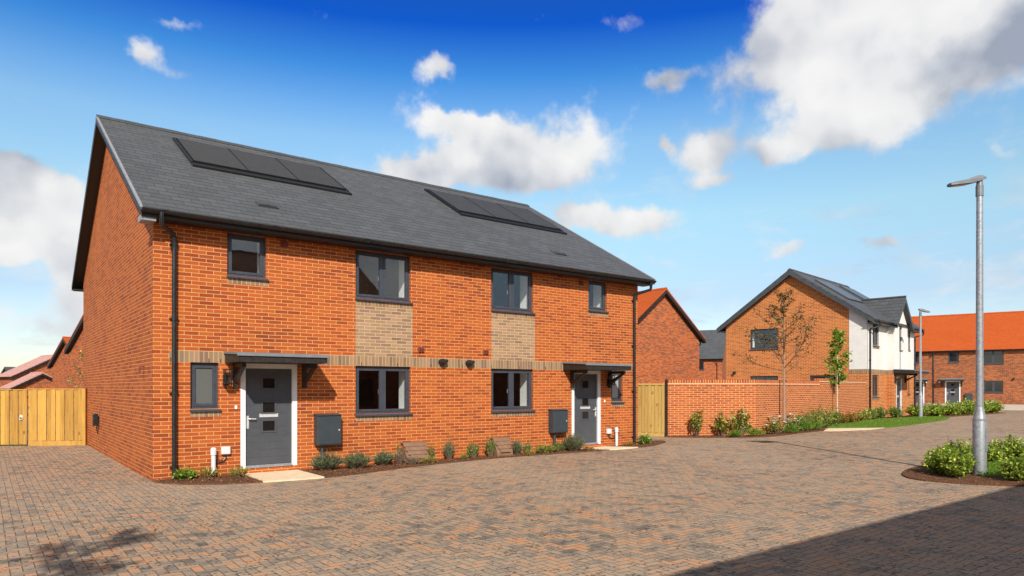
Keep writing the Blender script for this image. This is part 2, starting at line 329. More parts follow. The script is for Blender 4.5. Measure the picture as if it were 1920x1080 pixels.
def galvfn(nt, b):
    co = objco(nt); vo = nt.node('ShaderNodeTexVoronoi'); nt.put(vo.inputs['Vector'], co); vo.inputs['Scale'].default_value = 34
    f = nt.m('ADD', nt.m('MULTIPLY', vo.outputs['Color'], .6), nt.m('MULTIPLY', nt.noise(co, 5, 5, .65), .6))
    nt.put(b.inputs['Base Color'], nt.ramp(f, [(.3, (.24,.26,.28)), (.9, (.44,.47,.49))]))
    nt.put(b.inputs['Roughness'], nt.ramp(f, [(.3, (.55,)*3), (.9, (.38,)*3)]))
M['galv'] = mat('galvanised steel', (.5,.52,.54), .45, .55, fn=galvfn)
M['lamp_grey'] = mat('grey lamp housing', (.17,.19,.21), .5, .2, fn=speck((.15,.165,.18), (.20,.22,.24), 9))
M['lamp_lens'] = mat('lamp lens', (.42,.33,.26), .3, fn=speck((.38,.29,.22), (.46,.37,.30), 30))

def woodfn(c1, c2, board=.15, vertical=True):
    def fn(nt, b):
        co = objco(nt); geo = nt.node('ShaderNodeNewGeometry'); rnd = geo.outputs['Random Per Island']
        mp = nt.node('ShaderNodeMapping'); nt.put(mp.inputs[0], co); mp.inputs['Scale'].default_value = (14,14,.9)
        off = nt.node('ShaderNodeCombineXYZ'); nt.put(off.inputs[2], nt.m('MULTIPLY', rnd, 40.)); nt.put(off.inputs[0], nt.m('MULTIPLY', rnd, 17.)); nt.l.new(off.outputs[0], mp.inputs['Location'])
        gr = nt.noise(mp.outputs[0], 1.6, 6, .62, dist=.6)
        kn = nt.node('ShaderNodeTexVoronoi'); mp2 = nt.node('ShaderNodeMapping'); nt.put(mp2.inputs[0], co); mp2.inputs['Scale'].default_value = (3.2,3.2,2.2); nt.l.new(off.outputs[0], mp2.inputs['Location']); nt.put(kn.inputs['Vector'], mp2.outputs[0]); kn.inputs['Scale'].default_value = 1.
        knot = nt.m('LESS_THAN', kn.outputs['Distance'], .13)
        base = nt.ramp(nt.m('ADD', nt.m('MULTIPLY', gr, .75), nt.m('MULTIPLY', rnd, .35)), [(.3, c1), (.75, c2)])
        base = nt.mix(nt.m('MULTIPLY', knot, .55), base, tuple(x*.35 for x in c1)+(1,))
        nt.put(b.inputs['Base Color'], base); bump(nt, b, gr, .3, .004)
    return fn
M['fence'] = mat('new fence timber', (.6,.36,.12), .75, spec=.25, fn=woodfn((.27,.140,.030), (.53,.300,.062)))
M['fence2'] = mat('gate timber', (.55,.34,.12), .75, spec=.25, fn=woodfn((.34,.215,.06), (.56,.375,.115)))

def herringfn(nt, b):
    """90 degree herringbone of brindle block paving, blocks 200 x 100"""
    U = .100
    uv = uvnode(nt); 
    wob = nt.noise(uv, .9, 3, .5, col=True)
    v1 = nt.node('ShaderNodeVectorMath', operation='SUBTRACT'); nt.put(v1.inputs[0], wob); v1.inputs[1].default_value = (.5,.5,.5)
    v2 = nt.node('ShaderNodeVectorMath', operation='SCALE'); nt.put(v2.inputs[0], v1.outputs[0]); v2.inputs['Scale'].default_value = .03
    v3 = nt.node('ShaderNodeVectorMath', operation='ADD'); nt.put(v3.inputs[0], uv); nt.put(v3.inputs[1], v2.outputs[0])
    mp = nt.node('ShaderNodeMapping'); nt.put(mp.inputs[0], v3.outputs[0]); mp.inputs['Scale'].default_value = (1/U,1/U,1); mp.inputs['Rotation'].default_value = (0,0,R(HERR))
    sp = nt.node('ShaderNodeSeparateXYZ'); nt.put(sp.inputs[0], mp.outputs[0])
    x, y = sp.outputs[0], sp.outputs[1]; i = nt.m('FLOOR', x); j = nt.m('FLOOR', y); fx = nt.m('SUBTRACT', x, i); fy = nt.m('SUBTRACT', y, j)
    k = nt.m('FLOORED_MODULO', nt.m('SUBTRACT', i, j), 4.0)
    def is_(v): return nt.m('COMPARE', k, float(v), .1)
    k0, k1, k2, k3 = is_(0), is_(1), is_(2), is_(3)
    ix = nt.m('SUBTRACT', i, k1); jy = nt.m('SUBTRACT', j, k2)
    big = 9.0
    dl = nt.m('ADD', fx, nt.m('MULTIPLY', k1, big)); dr = nt.m('ADD', nt.m('SUBTRACT', 1.0, fx), nt.m('MULTIPLY', k0, big))
    db = nt.m('ADD', fy, nt.m('MULTIPLY', k2, big)); dt = nt.m('ADD', nt.m('SUBTRACT', 1.0, fy), nt.m('MULTIPLY', k3, big))
    dist = nt.m('MINIMUM', nt.m('MINIMUM', dl, dr), nt.m('MINIMUM', db, dt))
    jw = nt.node('ShaderNodeMapRange', interpolation_type='SMOOTHSTEP'); nt.put(jw.inputs[0], dist); jw.inputs[1].default_value = .015; jw.inputs[2].default_value = .075; jw.inputs[3].default_value = 1; jw.inputs[4].default_value = 0
    joint = jw.outputs[0]
    idv = nt.node('ShaderNodeCombineXYZ'); nt.put(idv.inputs[0], ix); nt.put(idv.inputs[1], jy)
    wnz = nt.node('ShaderNodeTexWhiteNoise', noise_dimensions='2D'); nt.put(wnz.inputs['Vector'], idv.outputs[0])
    n_in = nt.noise(uv, 4.0, 5, .65); n_big = nt.noise(uv, .22, 5, .65); n_f = nt.noise(uv, 60., 3, .7)
    n_mid = nt.noise(uv, 2.3, 4, .6)
    v = nt.m('ADD', nt.m('MULTIPLY', wnz.outputs['Value'], .48), nt.m('MULTIPLY', nt.m('SUBTRACT', n_in, .5), 1.25))
    v = nt.m('ADD', v, nt.m('ADD', .28, nt.m('MULTIPLY', nt.m('SUBTRACT', n_mid, .5), .85)))
    v = nt.m('ADD', v, nt.m('MULTIPLY', nt.m('SUBTRACT', n_f, .5), .25))
    col = nt.ramp(v, [(.08, (.085,.075,.066)), (.34, (.208,.170,.134)), (.58, (.345,.242,.160)), (.80, (.445,.228,.118)), (1., (.49,.222,.104))])
    col = nt.mix(nt.ramp(n_big, [(.38, (0,0,0)), (.66, (.55,.55,.55))]), col, (.405,.308,.218,1))
    sv = nt.node('ShaderNodeTexVoronoi'); nt.put(sv.inputs['Vector'], uv); sv.inputs['Scale'].default_value = 17.; sv.inputs['Randomness'].default_value = 1
    spot = nt.m('MULTIPLY', nt.m('LESS_THAN', sv.outputs['Distance'], nt.m('MULTIPLY', nt.m('SUBTRACT', nt.noise(uv, 2.2, 4, .7), .30), 1.15)), .8)
    col = nt.mix(spot, col, (.055,.043,.034,1))
    col = nt.mix(nt.m('MULTIPLY', joint, .72), col, (.10,.077,.058,1))
    nt.put(b.inputs['Base Color'], col)
    h = nt.m('ADD', nt.m('MULTIPLY', joint, -1.), nt.m('ADD', nt.m('MULTIPLY', n_f, .25), nt.m('MULTIPLY', wnz.outputs['Value'], .3)))
    bump(nt, b, h, .8, .008)
HERR = 0
M['paving'] = mat('brindle block paving', rough=.85, spec=.25, fn=herringfn)
M['mulch'] = mat('bark mulch bed', rough=.95, spec=.1, fn=lambda nt, b: (lambda f, g: (nt.put(b.inputs['Base Color'], nt.ramp(f, [(.3, (.05,.025,.014)), (.5, (.13,.062,.033)), (.75, (.28,.15,.085))])), bump(nt, b, g, .9, .03)))(nt.noise(objco(nt), 30, 5, .7), nt.noise(objco(nt), 22, 5, .7)))
def islandramp(stops):
    def fn(nt, b):
        geo = nt.node('ShaderNodeNewGeometry'); nt.put(b.inputs['Base Color'], nt.ramp(geo.outputs['Random Per Island'], stops))
    return fn
M['chip'] = mat('bark chip', rough=.9, spec=.15, fn=islandramp([(0, (.05,.024,.014)), (.5, (.17,.08,.042)), (.85, (.34,.18,.10)), (1, (.50,.31,.19))]))
M['slab'] = mat('pale concrete slab', (.62,.50,.36), .85, fn=speck((.62,.48,.31), (.74,.58,.40), 7, None, .2))
M['kerbpale'] = mat('pale paving strip', (.5,.42,.34), .85, fn=speck((.44,.37,.30), (.56,.47,.38), 3, None, .2))
M['soil'] = mat('ground soil', (.12,.085,.055), .95, fn=speck((.09,.065,.04), (.15,.105,.07), 2, None, .4))
M['lawn'] = mat('mown lawn', (.06,.12,.015), .9, spec=.2, fn=speck((.07,.135,.012), (.12,.195,.022), 6, None, .8))
M['iron'] = mat('cast iron cover', (.055,.05,.047), .7, .3, fn=speck((.045,.04,.038), (.07,.063,.058), 40, None, .6))
def leafmat(name, stops, tr=.3, rough=.5):
    m = bpy.data.materials.new(name); m.use_nodes = True; nt = NT(m.node_tree); b = nt.n['Principled BSDF']; o = nt.n['Material Output']
    geo = nt.node('ShaderNodeNewGeometry'); c = nt.ramp(geo.outputs['Random Per Island'], stops)
    nt.put(b.inputs['Base Color'], c); b.inputs['Roughness'].default_value = rough; b.inputs['Specular IOR Level'].default_value = .35
    t = nt.node('ShaderNodeBsdfTranslucent'); nt.put(t.inputs[0], c)
    mx = nt.node('ShaderNodeMixShader'); mx.inputs[0].default_value = tr; nt.l.new(b.outputs[0], mx.inputs[1]); nt.l.new(t.outputs[0], mx.inputs[2]); nt.l.new(mx.outputs[0], o.inputs[0])
    return m
M['lf_bright'] = leafmat('bright shrub leaf', [(0, (0.099,0.174,0.022)), (.5, (0.230,0.338,0.037)), (.85, (0.437,0.554,0.055)), (1, (0.699,0.717,0.092))])
M['lf_mid'] = leafmat('mid green leaf', [(0, (0.072,0.133,0.029)), (.5, (0.155,0.245,0.045)), (.85, (0.285,0.367,0.069)), (1, (0.521,0.489,0.120))])
M['lf_rose'] = leafmat('rose leaf', [(0, (0.097,0.152,0.025)), (.5, (0.232,0.304,0.043)), (.8, (0.465,0.481,0.076)), (1, (0.710,0.355,0.108))])
M['lf_lav'] = leafmat('lavender leaf', [(0, (0.072,0.108,0.051)), (.5, (0.129,0.179,0.079)), (.9, (0.215,0.272,0.129)), (1, (0.300,0.286,0.186))])
M['lf_yellow'] = leafmat('yellow green leaf', [(0, (0.138,0.143,0.015)), (.5, (0.322,0.297,0.040)), (1, (0.552,0.462,0.090))])
M['lf_amber'] = leafmat('amber leaf', [(0, (.13,.09,.012)), (.5, (.28,.19,.03)), (1, (.46,.31,.06))])
M['lf_dry'] = leafmat('dry grey stem', [(0, (.13,.09,.06)), (.5, (.26,.20,.14)), (1, (.38,.30,.22))])
M['lf_red'] = leafmat('dark reddish leaf', [(0, (0.062,0.037,0.019)), (.45, (0.138,0.081,0.031)), (.75, (0.112,0.125,0.031)), (1, (0.213,0.237,0.050))])
M['lf_tree'] = leafmat('fresh tree leaf', [(0, (0.086,0.166,0.014)), (.5, (0.173,0.317,0.024)), (1, (0.346,0.497,0.048))])
M['lf_dark'] = leafmat('dark tree leaf', [(0, (.03,.05,.012)), (1, (.08,.12,.03))])
M['petal'] = leafmat('white petal', [(0, (.75,.72,.62)), (1, (.88,.87,.82))], .2)
M['petal_lav'] = leafmat('faded lavender flower', [(0, (.16,.12,.18)), (1, (.32,.24,.30))], .2)
M['grass'] = leafmat('grass blade', [(0, (0.068,0.143,0.012)), (.6, (0.149,0.273,0.024)), (1, (0.257,0.377,0.048))])
M['stem'] = mat('woody stem', (.12,.075,.045), .8, fn=speck((.09,.055,.032), (.16,.10,.065), 30))
M['trunk'] = mat('young tree bark', (.30,.21,.14), .8, fn=speck((.20,.14,.095), (.34,.245,.17), 25, None, .3))
M['trunk_pale'] = mat('pale tree bark', (.50,.40,.29), .8, fn=speck((.42,.33,.23), (.58,.47,.35), 25, None, .3))

# ------------------------------------------------------------------ windows, doors, pipes
def place(o, x, y, z, rz=0, parent=None):
    o.location = (x, y, z); o.rotation_euler = (0,0,rz)
    if parent: o.parent = parent
    return o
def window(parent, x, y, z, w, h, lights=1, rz=0, glass='glass', frame='anthracite', sill=True, reveal=True, near=True, dep=.07, cols=None):
    """frame mesh + pane per light + sill (+ plaster reveal); local x along the wall, outside is -y"""
    b = MB(); F = .055; y0, y1 = dep, dep+.07
    b.box(0, F, y0, y1, 0, h).box(w-F, w, y0, y1, 0, h).box(F, w-F, y0, y1, 0, F).box(F, w-F, y0, y1, h-F, h)
    xs = [F + (w-2*F)*i/lights for i in range(lights+1)]
    panes = []
    for i in range(lights):
        a, c = xs[i], xs[i+1]
        if i: b.box(a-.028, a+.028, y0-.003, y1-.004, F, h-F)
        a2 = a + (.028 if i else 0); c2 = c - (.028 if i < lights-1 else 0); s = .048; z0, z1 = F, h-F
        ya, yb = y0-.012, y1-.02
        b.box(a2, a2+s, ya, yb, z0, z1).box(c2-s, c2, ya, yb, z0, z1).box(a2+s, c2-s, ya, yb, z0, z0+s).box(a2+s, c2-s, ya, yb, z1-s, z1)
        panes.append((a2+s, c2-s, z0+s, z1-s))
    fo = b.build('window', M[frame], parent); place(fo, x, y, z, rz)
    for k, (a, c, z0, z1) in enumerate(panes):
        g = glass if isinstance(glass, str) else glass[k]
        pb = MB(); pb.box(a-.004, c+.004, y0+.014, y0+.022, z0-.004, z1+.004); po = pb.build('pane', M[g], fo)
        if near and glass == 'glass':
            hx = (c+.022) if k == 0 else (a-.022)
            hb = MB(); hb.box(hx-.009, hx+.009, y1+.0, y1+.03, h*.42, h*.42+.1); hb.build('window_handle', M['silver'], fo)
    if sill:
        sb = MB(); sb.prism([(-.055,-.052),(dep+.02,-.052),(dep+.02,.004),(-.055,-.014)], 'x', -.012, w+.035); sb.build('sill', M[frame], fo)
    if reveal:
        rb = MB(); ya, yb = y1+.003, .56
        rb.box(-.0, .012, ya, yb, 0, h).box(w-.012, w, ya, yb, 0, h).box(.012, w-.012, ya, yb, h-.012, h).box(.012, w-.012, ya, yb+.03, -.0, .014)
        rb.build('window_reveal', M['reveal'], fo)
    return fo
def front_door(parent, x, y, z, w, h, rz=0, handle='left', near=True, lights=True, fw=.10):
    b = MB(); y0 = .055; xa, xb, za, zb = fw, w-fw, .055, h-fw*.95
    if near:   # slab of wide horizontal boards: shallow grooves between them
        n = 13
        for i in range(n):
            z0 = za + (zb-za)*i/n; z1 = za + (zb-za)*(i+1)/n
            b.box(xa, xb, y0, y0+.044, z0+(.0025 if i else 0), z1-(.0025 if i < n-1 else 0))
        b.box(xa+.01, xb-.01, y0+.003, y0+.040, za+.01, zb-.01)
    else: b.box(xa, xb, y0, y0+.044, za, zb)
    do = b.build('front_door', M['door'], parent); place(do, x, y, z, rz)
    f = MB(); f.box(0, fw, .0, .11, 0, h).box(w-fw, w, .0, .11, 0, h).box(fw, w-fw, .0, .11, h-fw*.95, h); f.build('door_frame', M['white_pvc'], do)
    t = MB(); t.box(fw, w-fw, -.02, .10, 0, .022).box(fw, w-fw, .02, .1, .022, .05); t.build('threshold', M['galv'], do)
    xm = (xa+xb)/2 + (.0 if near else 0)
    zz = [(1.62, .20), (1.12, .20), (.74, .20)]
    for zc, sz in zz if near else zz[1:2]:
        q = MB(); hw = .125; hh = .105; 
        for (p, r_, s_, u_) in ((xm-hw-.03, xm-hw+.004, zc-.03-.0, zc+2*hh+.03), (xm+hw-.004, xm+hw+.03, zc-.03, zc+2*hh+.03)): q.box(p, r_, y0-.014, y0, s_, u_)
        q.box(xm-hw+.004, xm+hw-.004, y0-.014, y0, zc-.03, zc+.004).box(xm-hw+.004, xm+hw-.004, y0-.014, y0, zc+2*hh-.004, zc+2*hh+.03)
        gf = q.build('glazing_frame', M['door'], do)
        g = MB(); g.box(xm-hw+.004, xm+hw-.004, y0-.004, y0, zc+.004, zc+2*hh-.004); g.build('glazing', M['door_glass'], do)
    lp = MB(); zl = 1.025
    lp.box(xm-.19, xm+.19, y0-.012, y0, zl, zl+.016).box(xm-.19, xm+.19, y0-.012, y0, zl+.056, zl+.072).box(xm-.19, xm-.172, y0-.012, y0, zl+.016, zl+.056).box(xm+.172, xm+.19, y0-.012, y0, zl+.016, zl+.056).box(xm-.172, xm+.172, y0-.007, y0, zl+.016, zl+.056)
    lp.build('letter_plate', M['silver'], do)
    hx = xa+.055 if handle == 'left' else xb-.055; sg = 1 if handle == 'left' else -1
    hb = MB(); hb.box(hx-.022, hx+.022, y0-.012, y0, .80, 1.06); hb.tube([(hx, y0, 1.0), (hx, y0-.05, 1.0), (hx+sg*.03, y0-.058, 1.0), (hx+sg*.15, y0-.058, .995)], .011, 8)
    hb.tube([(hx, y0-.012, .85), (hx, y0-.022, .85)], .016, 10); hb.build('door_handle', M['silver'], do)
    return do
def canopy(parent, x0, x1, y, z, dep=.95, rz=0, near=True, bx=(.22, -.17)):
    w = x1-x0; b = MB()
    b.prism([(0,-.02),(-dep+.03,-.07),(-dep+.03,-.20),(0,-.20)][::-1], 'x', .03, w-.03)
    co = b.build('canopy', M['black_timber'], parent); place(co, x0, y, z, rz)
    t = MB(); t.prism([(0,.03),(-dep,-.028),(-dep,-.085),(-dep+.02,-.085),(-dep+.02,-.062),(0,-.012)][::-1], 'x', 0, w); t.build('canopy_roof', M['canopy_top'], co)
    for xx in (bx[0], w+bx[1]):
        k = MB(); a = .04; L = .62
        k.box(xx-a, xx+a, -.075, -.001, -.70, -.205); k.box(xx-a, xx+a, -L, -.076, -.285, -.205)
        k.prism([(-.075,-.60),(-.075,-.49),(-L+.10,-.286),(-L+.0,-.286)][::-1], 'x', xx-a+.005, xx+a-.005)
        k.build('bracket', M['black_timber'], co)
    return co
def downpipe(parent, x, ztop, zbot, gx, gy, gz_, y=-.06, r=.042, rz=0, brackets=4):
    b = MB(); b.tube([(gx, gy, gz_+.02), (gx, gy, gz_-.16), (gx+(x-gx)*.06, gy+.02, gz_-.2), (x-(x-gx)*.06, y-.02, ztop+.03), (x, y, ztop-.03), (x, y, zbot)], r, 12)
    for k in range(brackets):
        zz = zbot + .25 + (ztop-zbot-.4)*k/(brackets-1); b.tube([(x, y, zz-.03), (x, y, zz+.03)], r+.007, 12)
    o = b.build('downpipe', M['black_pvc'], parent, smooth=True)
    md = o.modifiers.new('edge', 'EDGE_SPLIT'); md.split_angle = R(50)
    for k in range(brackets):
        zz = zbot + .25 + (ztop-zbot-.4)*k/(brackets-1)
        q = MB(); q.box(x-r-.035, x+r+.035, y+r*.2, -.001, zz-.014, zz+.014); q.build('pipe_bracket', M['black_pvc'], o)
    return o

# ------------------------------------------------------------------ a pitched-roof house
def wall_grid(b, u0, u1, v0, v1, holes, P, N, dep=.0, mi=0, flip=False):
    """flat wall from (u0,v0) to (u1,v1) with rectangular holes and reveals of depth dep along -N"""
    us = sorted({u0, u1, *[q for h in holes for q in h[:2]]}); vs = sorted({v0, v1, *[q for h in holes for q in h[2:]]})
    for i in range(len(us)-1):
        for j in range(len(vs)-1):
            uc, vc = (us[i]+us[i+1])/2, (vs[j]+vs[j+1])/2
            if any(h[0] < uc < h[1] and h[2] < vc < h[3] for h in holes): continue
            q = [P(us[i], vs[j]), P(us[i+1], vs[j]), P(us[i+1], vs[j+1]), P(us[i], vs[j+1])]
            b.face(q[::-1] if flip else q, mi)
    if dep:
        n = Vector(N)*dep
        for (a, c, d, e) in holes:
            for (p, q) in (((a,d),(a,e)), ((a,e),(c,e)), ((c,e),(c,d)), ((c,d),(a,d))):
                A, B = Vector(P(*p)), Vector(P(*q)); b.face([A, A-n, B-n, B] if not flip else [B, B-n, A-n, A], mi)
def house(root, L, Wd, ze, zr, wallm, roofm, eo=.4, go=.3, th=.12, holes=(), gholes=(), zs=None, wz0=-.3, fasc='black_soffit', barge='black_soffit', gut=True, trim=None, bd=.20):
    """walls, roof, ridge, fascias, bargeboards and gutters; local x along the ridge, front wall y=0"""
    zs = zs or ze-.18; k = (zr-ze)/(Wd/2+eo); zw = ze-th+k*eo-.02
    b = MB()
    wall_grid(b, 0, L, wz0, zw, list(holes), lambda u, v: (u, 0, v), (0,-1,0), .12)
    b.face([(L,Wd,wz0),(0,Wd,wz0),(0,Wd,zw),(L,Wd,zw)])
    # left gable (x=0): rectangle with holes, then the triangle
    wall_grid(b, 0, Wd, wz0, zw, list(gholes), lambda u, v: (0, u, v), (-1,0,0), .12, flip=True)
    zt = zr-th-.01
    b.face([(0,Wd,zw),(0,0,zw),(0,Wd/2,zt)][::-1] if False else [(0,0,zw),(0,Wd/2,zt),(0,Wd,zw)])
    b.face([(L,0,wz0),(L,Wd,wz0),(L,Wd,zw),(L,Wd/2,zt),(L,0,zw)])
    wo = b.build('wall', M[wallm], root)
    r = MB()
    ym = Wd/2; prof = [(-eo,ze),(-eo,ze-th*.5),(ym,zr-th),(Wd+eo,ze-th*.5),(Wd+eo,ze),(ym,zr)]
    r.face([(-go,-eo,ze),(L+go,-eo,ze),(L+go,ym,zr),(-go,ym,zr)]); r.face([(L+go,Wd+eo,ze),(-go,Wd+eo,ze),(-go,ym,zr),(L+go,ym,zr)])
    t2 = th*.55
    r.face([(L+go,-eo,ze-t2),(-go,-eo,ze-t2),(-go,ym,zr-th),(L+go,ym,zr-th)]); r.face([(-go,Wd+eo,ze-t2),(L+go,Wd+eo,ze-t2),(L+go,ym,zr-th),(-go,ym,zr-th)])
    r.face([(-go,-eo,ze-t2),(L+go,-eo,ze-t2),(L+go,-eo,ze),(-go,-eo,ze)]); r.face([(L+go,Wd+eo,ze-t2),(-go,Wd+eo,ze-t2),(-go,Wd+eo,ze),(L+go,Wd+eo,ze)])
    for xx, fl in ((-go, 1), (L+go, 0)):
        q = [(xx,-eo,ze-t2),(xx,-eo,ze),(xx,ym,zr),(xx,ym,zr-th)]; r.face(q if fl else q[::-1])
        q = [(xx,ym,zr-th),(xx,ym,zr),(xx,Wd+eo,ze),(xx,Wd+eo,ze-t2)]; r.face(q if fl else q[::-1])
    ro = r.build('roof', M[roofm], root)
    rt = MB(); rw = .13; n = max(1, int(L/.45))
    for i in range(n):
        xa = -go + (L+2*go)*i/n; xb = -go + (L+2*go)*(i+1)/n
        e = .004 if i % 2 else 0
        rt.prism([(ym-rw, zr-k*rw+.012),(ym-rw, zr-k*rw+.03+e),(ym, zr+.045+e),(ym+rw, zr-k*rw+.03+e),(ym+rw, zr-k*rw+.012),(ym, zr+.015)][::-1], 'x', xa+(.003 if i else 0), xb)
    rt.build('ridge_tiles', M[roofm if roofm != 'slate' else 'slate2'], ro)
    # boxed eaves, front and back
    for yy, sg in ((0, -1), (Wd, 1)):
        f = MB(); f.box(-go+.03, L+go-.03, yy+sg*.002, yy+sg*(eo-.09), zs, zs+.022); f.box(-go+.03, L+go-.03, yy+sg*(eo-.09), yy+sg*(eo-.065), zs, ze-t2-.005)
        f.build('eaves_box', M[fasc], root)
        if gut:
            gb = MB(); yc = yy+sg*(eo+.0); rr = .062; m = 9; zc = ze-.045
            pr = [(yc+rr*math.cos(math.pi+math.pi*i/m), zc+rr*math.sin(math.pi+math.pi*i/m)) for i in range(m+1)] + [(yc+(rr-.01)*math.cos(2*math.pi-math.pi*i/m), zc+(rr-.01)*math.sin(2*math.pi-math.pi*i/m)) for i in range(m+1)]
            gb.prism(pr, 'x', -go+.01, L+go-.01)
            for i in range(int(L/2)+1): # union brackets
                xx = -go+.4+i*2.0
                if xx < L+go-.2: gb.prism([(yc+(rr+.006)*math.cos(math.pi+math.pi*q/m), zc+.012+(rr+.006)*math.sin(math.pi+math.pi*q/m)) for q in range(m+1)], 'x', xx-.05, xx+.05)
            gb.build('gutter', M['black_pvc'], root)
    # bargeboards and gable soffits
    for xx, sg in ((0, -1), (L, 1)):
        xo = xx+sg*go
        q = MB()
        for (ya, za, yb_, zb_) in ((-eo+.02, ze, ym, zr), (Wd+eo-.02, ze, ym, zr)):
            A = [(ya, za-t2-.002), (yb_, zb_-th-.002), (yb_, zb_-th-bd), (ya, za-t2-bd)]
            if ya > yb_: A = A[::-1]
            q.prism(A[::-1], 'x', min(xo, xo-sg*.025), max(xo, xo-sg*.025))
            B_ = [(ya, za-t2-bd+.03), (yb_, zb_-th-bd+.03), (yb_, zb_-th-bd+.05), (ya, za-t2-bd+.05)]
            if ya > yb_: B_ = B_[::-1]
            q.prism(B_, 'x', min(xx+sg*.002, xo-sg*.026), max(xx+sg*.002, xo-sg*.026))
        # box ends at the eaves
        q.box(xx+sg*.003, xo-sg*.03, -eo+.10, -.003, zs+.024, ze-t2-bd+.02) if ze-t2-bd+.02 > zs+.05 else None
        q.build('bargeboard', M[barge], root)
        if trim:
            q = MB()
            for (ya, yb_) in ((-eo-.005, ym),):
                A = [(ya, ze-t2*.5), (yb_, zr-t2*.5), (yb_, zr+.012), (ya, ze+.012)]
                if ya > yb_: A = A[::-1]
                q.prism(A, 'x', min(xo-sg*.03, xo+sg*.012), max(xo-sg*.03, xo+sg*.012))
            q.build('verge_trim', M[trim], ro)
    return wo, ro, k

# ================================================================== THE SETTING
def sheet(name, xs, ys, m, dz=0., kind='structure'):
    b = MB()
    for i in range(len(xs)-1):
        for j in range(len(ys)-1):
            b.face([(xs[i],ys[j],gz(xs[i])+dz),(xs[i+1],ys[j],gz(xs[i+1])+dz),(xs[i+1],ys[j+1],gz(xs[i+1])+dz),(xs[i],ys[j+1],gz(xs[i])+dz)])
    o = b.build(name, M[m]); o['kind'] = kind; return o
def poly(name, pts, m, dz, thick=0., kind='structure', uv=True):
    pts = [p for i, p in enumerate(pts) if math.dist(p, pts[i-1]) > 1e-4]
    
    b = MB(); n = len(pts)
    b.face([(p[0],p[1],gz(p[0])+dz) for p in pts])
    for i in range(n):
        p, q = pts[i], pts[(i+1) % n]
        if thick and math.dist(p, q) > 1e-5: b.face([(p[0],p[1],gz(p[0])+dz),(p[0],p[1],gz(p[0])+dz-thick),(q[0],q[1],gz(q[0])+dz-thick),(q[0],q[1],gz(q[0])+dz)])
    o = b.build(name, M[m])
    if kind: o['kind'] = kind
    return o
sheet('ground', [-900,-60,10,30,50,300,1500], [-900,-60,60,300,1500], 'soil', -.03)
sheet('road', [-40,10,30,50,66], [-60,13], 'paving', 0.)
def arc(pts, n=5):
    """smooth a polyline (Catmull-Rom)"""
    out_ = []
    for i in range(len(pts)-1):
        p0, p1, p2, p3 = pts[max(i-1,0)], pts[i], pts[i+1], pts[min(i+2,len(pts)-1)]
        for k in range(n):
            t = k/n
            out_.append(tuple(.5*(2*p1[a]+(p2[a]-p0[a])*t+(2*p0[a]-5*p1[a]+4*p2[a]-p3[a])*t*t+(3*p1[a]-p0[a]-3*p2[a]+p3[a])*t**3) for a in (0,1)))
    return out_ + [pts[-1]]
LB = [(1.6,0)] + [(0,0)] + arc([(0,-.03),(.13,-.45),(.55,-.95),(1.1,-1.24),(1.6,-1.34)])
MBED = [(10.75,0),(2.75,0)] + arc([(2.75,-1.42),(3.3,-1.36),(4.3,-1.06),(5.5,-.76),(7.,-.55),(8.2,-.50),(9.5,-.56),(10.6,-.66),(11.35,-.72)])
RB = [(13.3,.6),(13.3,0),(11.85,0)] + arc([(12.45,-.78),(13.1,-.72),(13.8,-.45),(14.5,-.08),(14.7,.25),(14.2,.5)]) 
poly('flower_bed', LB, 'mulch', .022, .03); poly('flower_bed', MBED, 'mulch', .022, .03); poly('flower_bed', RB, 'mulch', .022, .03)
poly('path', [(1.6,0),(1.6,-1.33)] + arc([(1.6,-1.34),(2.2,-1.42),(2.75,-1.42)]) + [(2.75,0)], 'slab', .03, .04)
poly('path', [(10.75,0),(11.35,-.72),(11.9,-.80),(12.45,-.78),(11.85,0)], 'slab', .03, .04)
GBED = [(16.34,1.3),(16.1,1.25)] + arc([(16.05,1.2),(16.55,.35),(17.4,-.55),(18.4,-1.05),(19.6,-1.1),(21.,-.95),(22.4,-.9),(23.3,-.62)]) + [(24.9,.35),(18.8,-.45)]
poly('flower_bed', [(16.05,1.28)] + arc([(16.05,1.2),(16.55,.35),(17.4,-.55),(18.4,-1.05),(19.6,-1.1),(21.,-.95),(22.4,-.9),(23.3,-.62)]) + [(24.9,.3),(24.59,.36),(18.78,-.49),(16.34,1.38)], 'mulch', .02, .04)
poly('path', [(23.3,-.62),(22.6,-.92),(23.0,-1.35),(24.6,-1.75),(25.9,-1.65),(25.2,-.75),(24.6,-.1)], 'slab', .014, .03)
LAWN = [(24.0,-.35),(24.9,.3),(28.5,.75),(32.,1.4),(36.,1.15),(36.9,.55)] + arc([(36.6,-.1),(34.,-.85),(31.,-1.35),(28.,-1.65),(26.,-1.68),(25.0,-1.1)])
poly('lawn', LAWN, 'lawn', .03, .05)
HB = [(24.6,.34),(31.6,1.85),(41.,3.0),(46.9,1.0),(46.,.25),(41.,.2),(37.,.35),(36.9,.5),(36.,1.2),(32.,1.45),(28.5,.8),(24.9,.3)]
poly('flower_bed', HB, 'mulch', .02, .04)
EB = arc([(11.55,-8.45),(11.42,-8.8),(11.5,-9.4),(11.8,-9.95),(12.3,-10.4),(14.,-10.9),(17.,-11.1)]) + [(18.5,-10.)] + arc([(18.2,-9.2),(16.8,-8.4),(15.,-7.9),(13.2,-7.85),(12.1,-8.1),(11.55,-8.45)])
poly('flower_bed', EB, 'mulch', .025, .04)
poly('lawn', arc([(12.75,-9.25),(13.0,-9.6),(14.,-9.9),(15.6,-10.1),(16.6,-9.6),(15.8,-8.9),(14.4,-8.75),(13.2,-8.95),(12.75,-9.25)]), 'lawn', .05, .03)
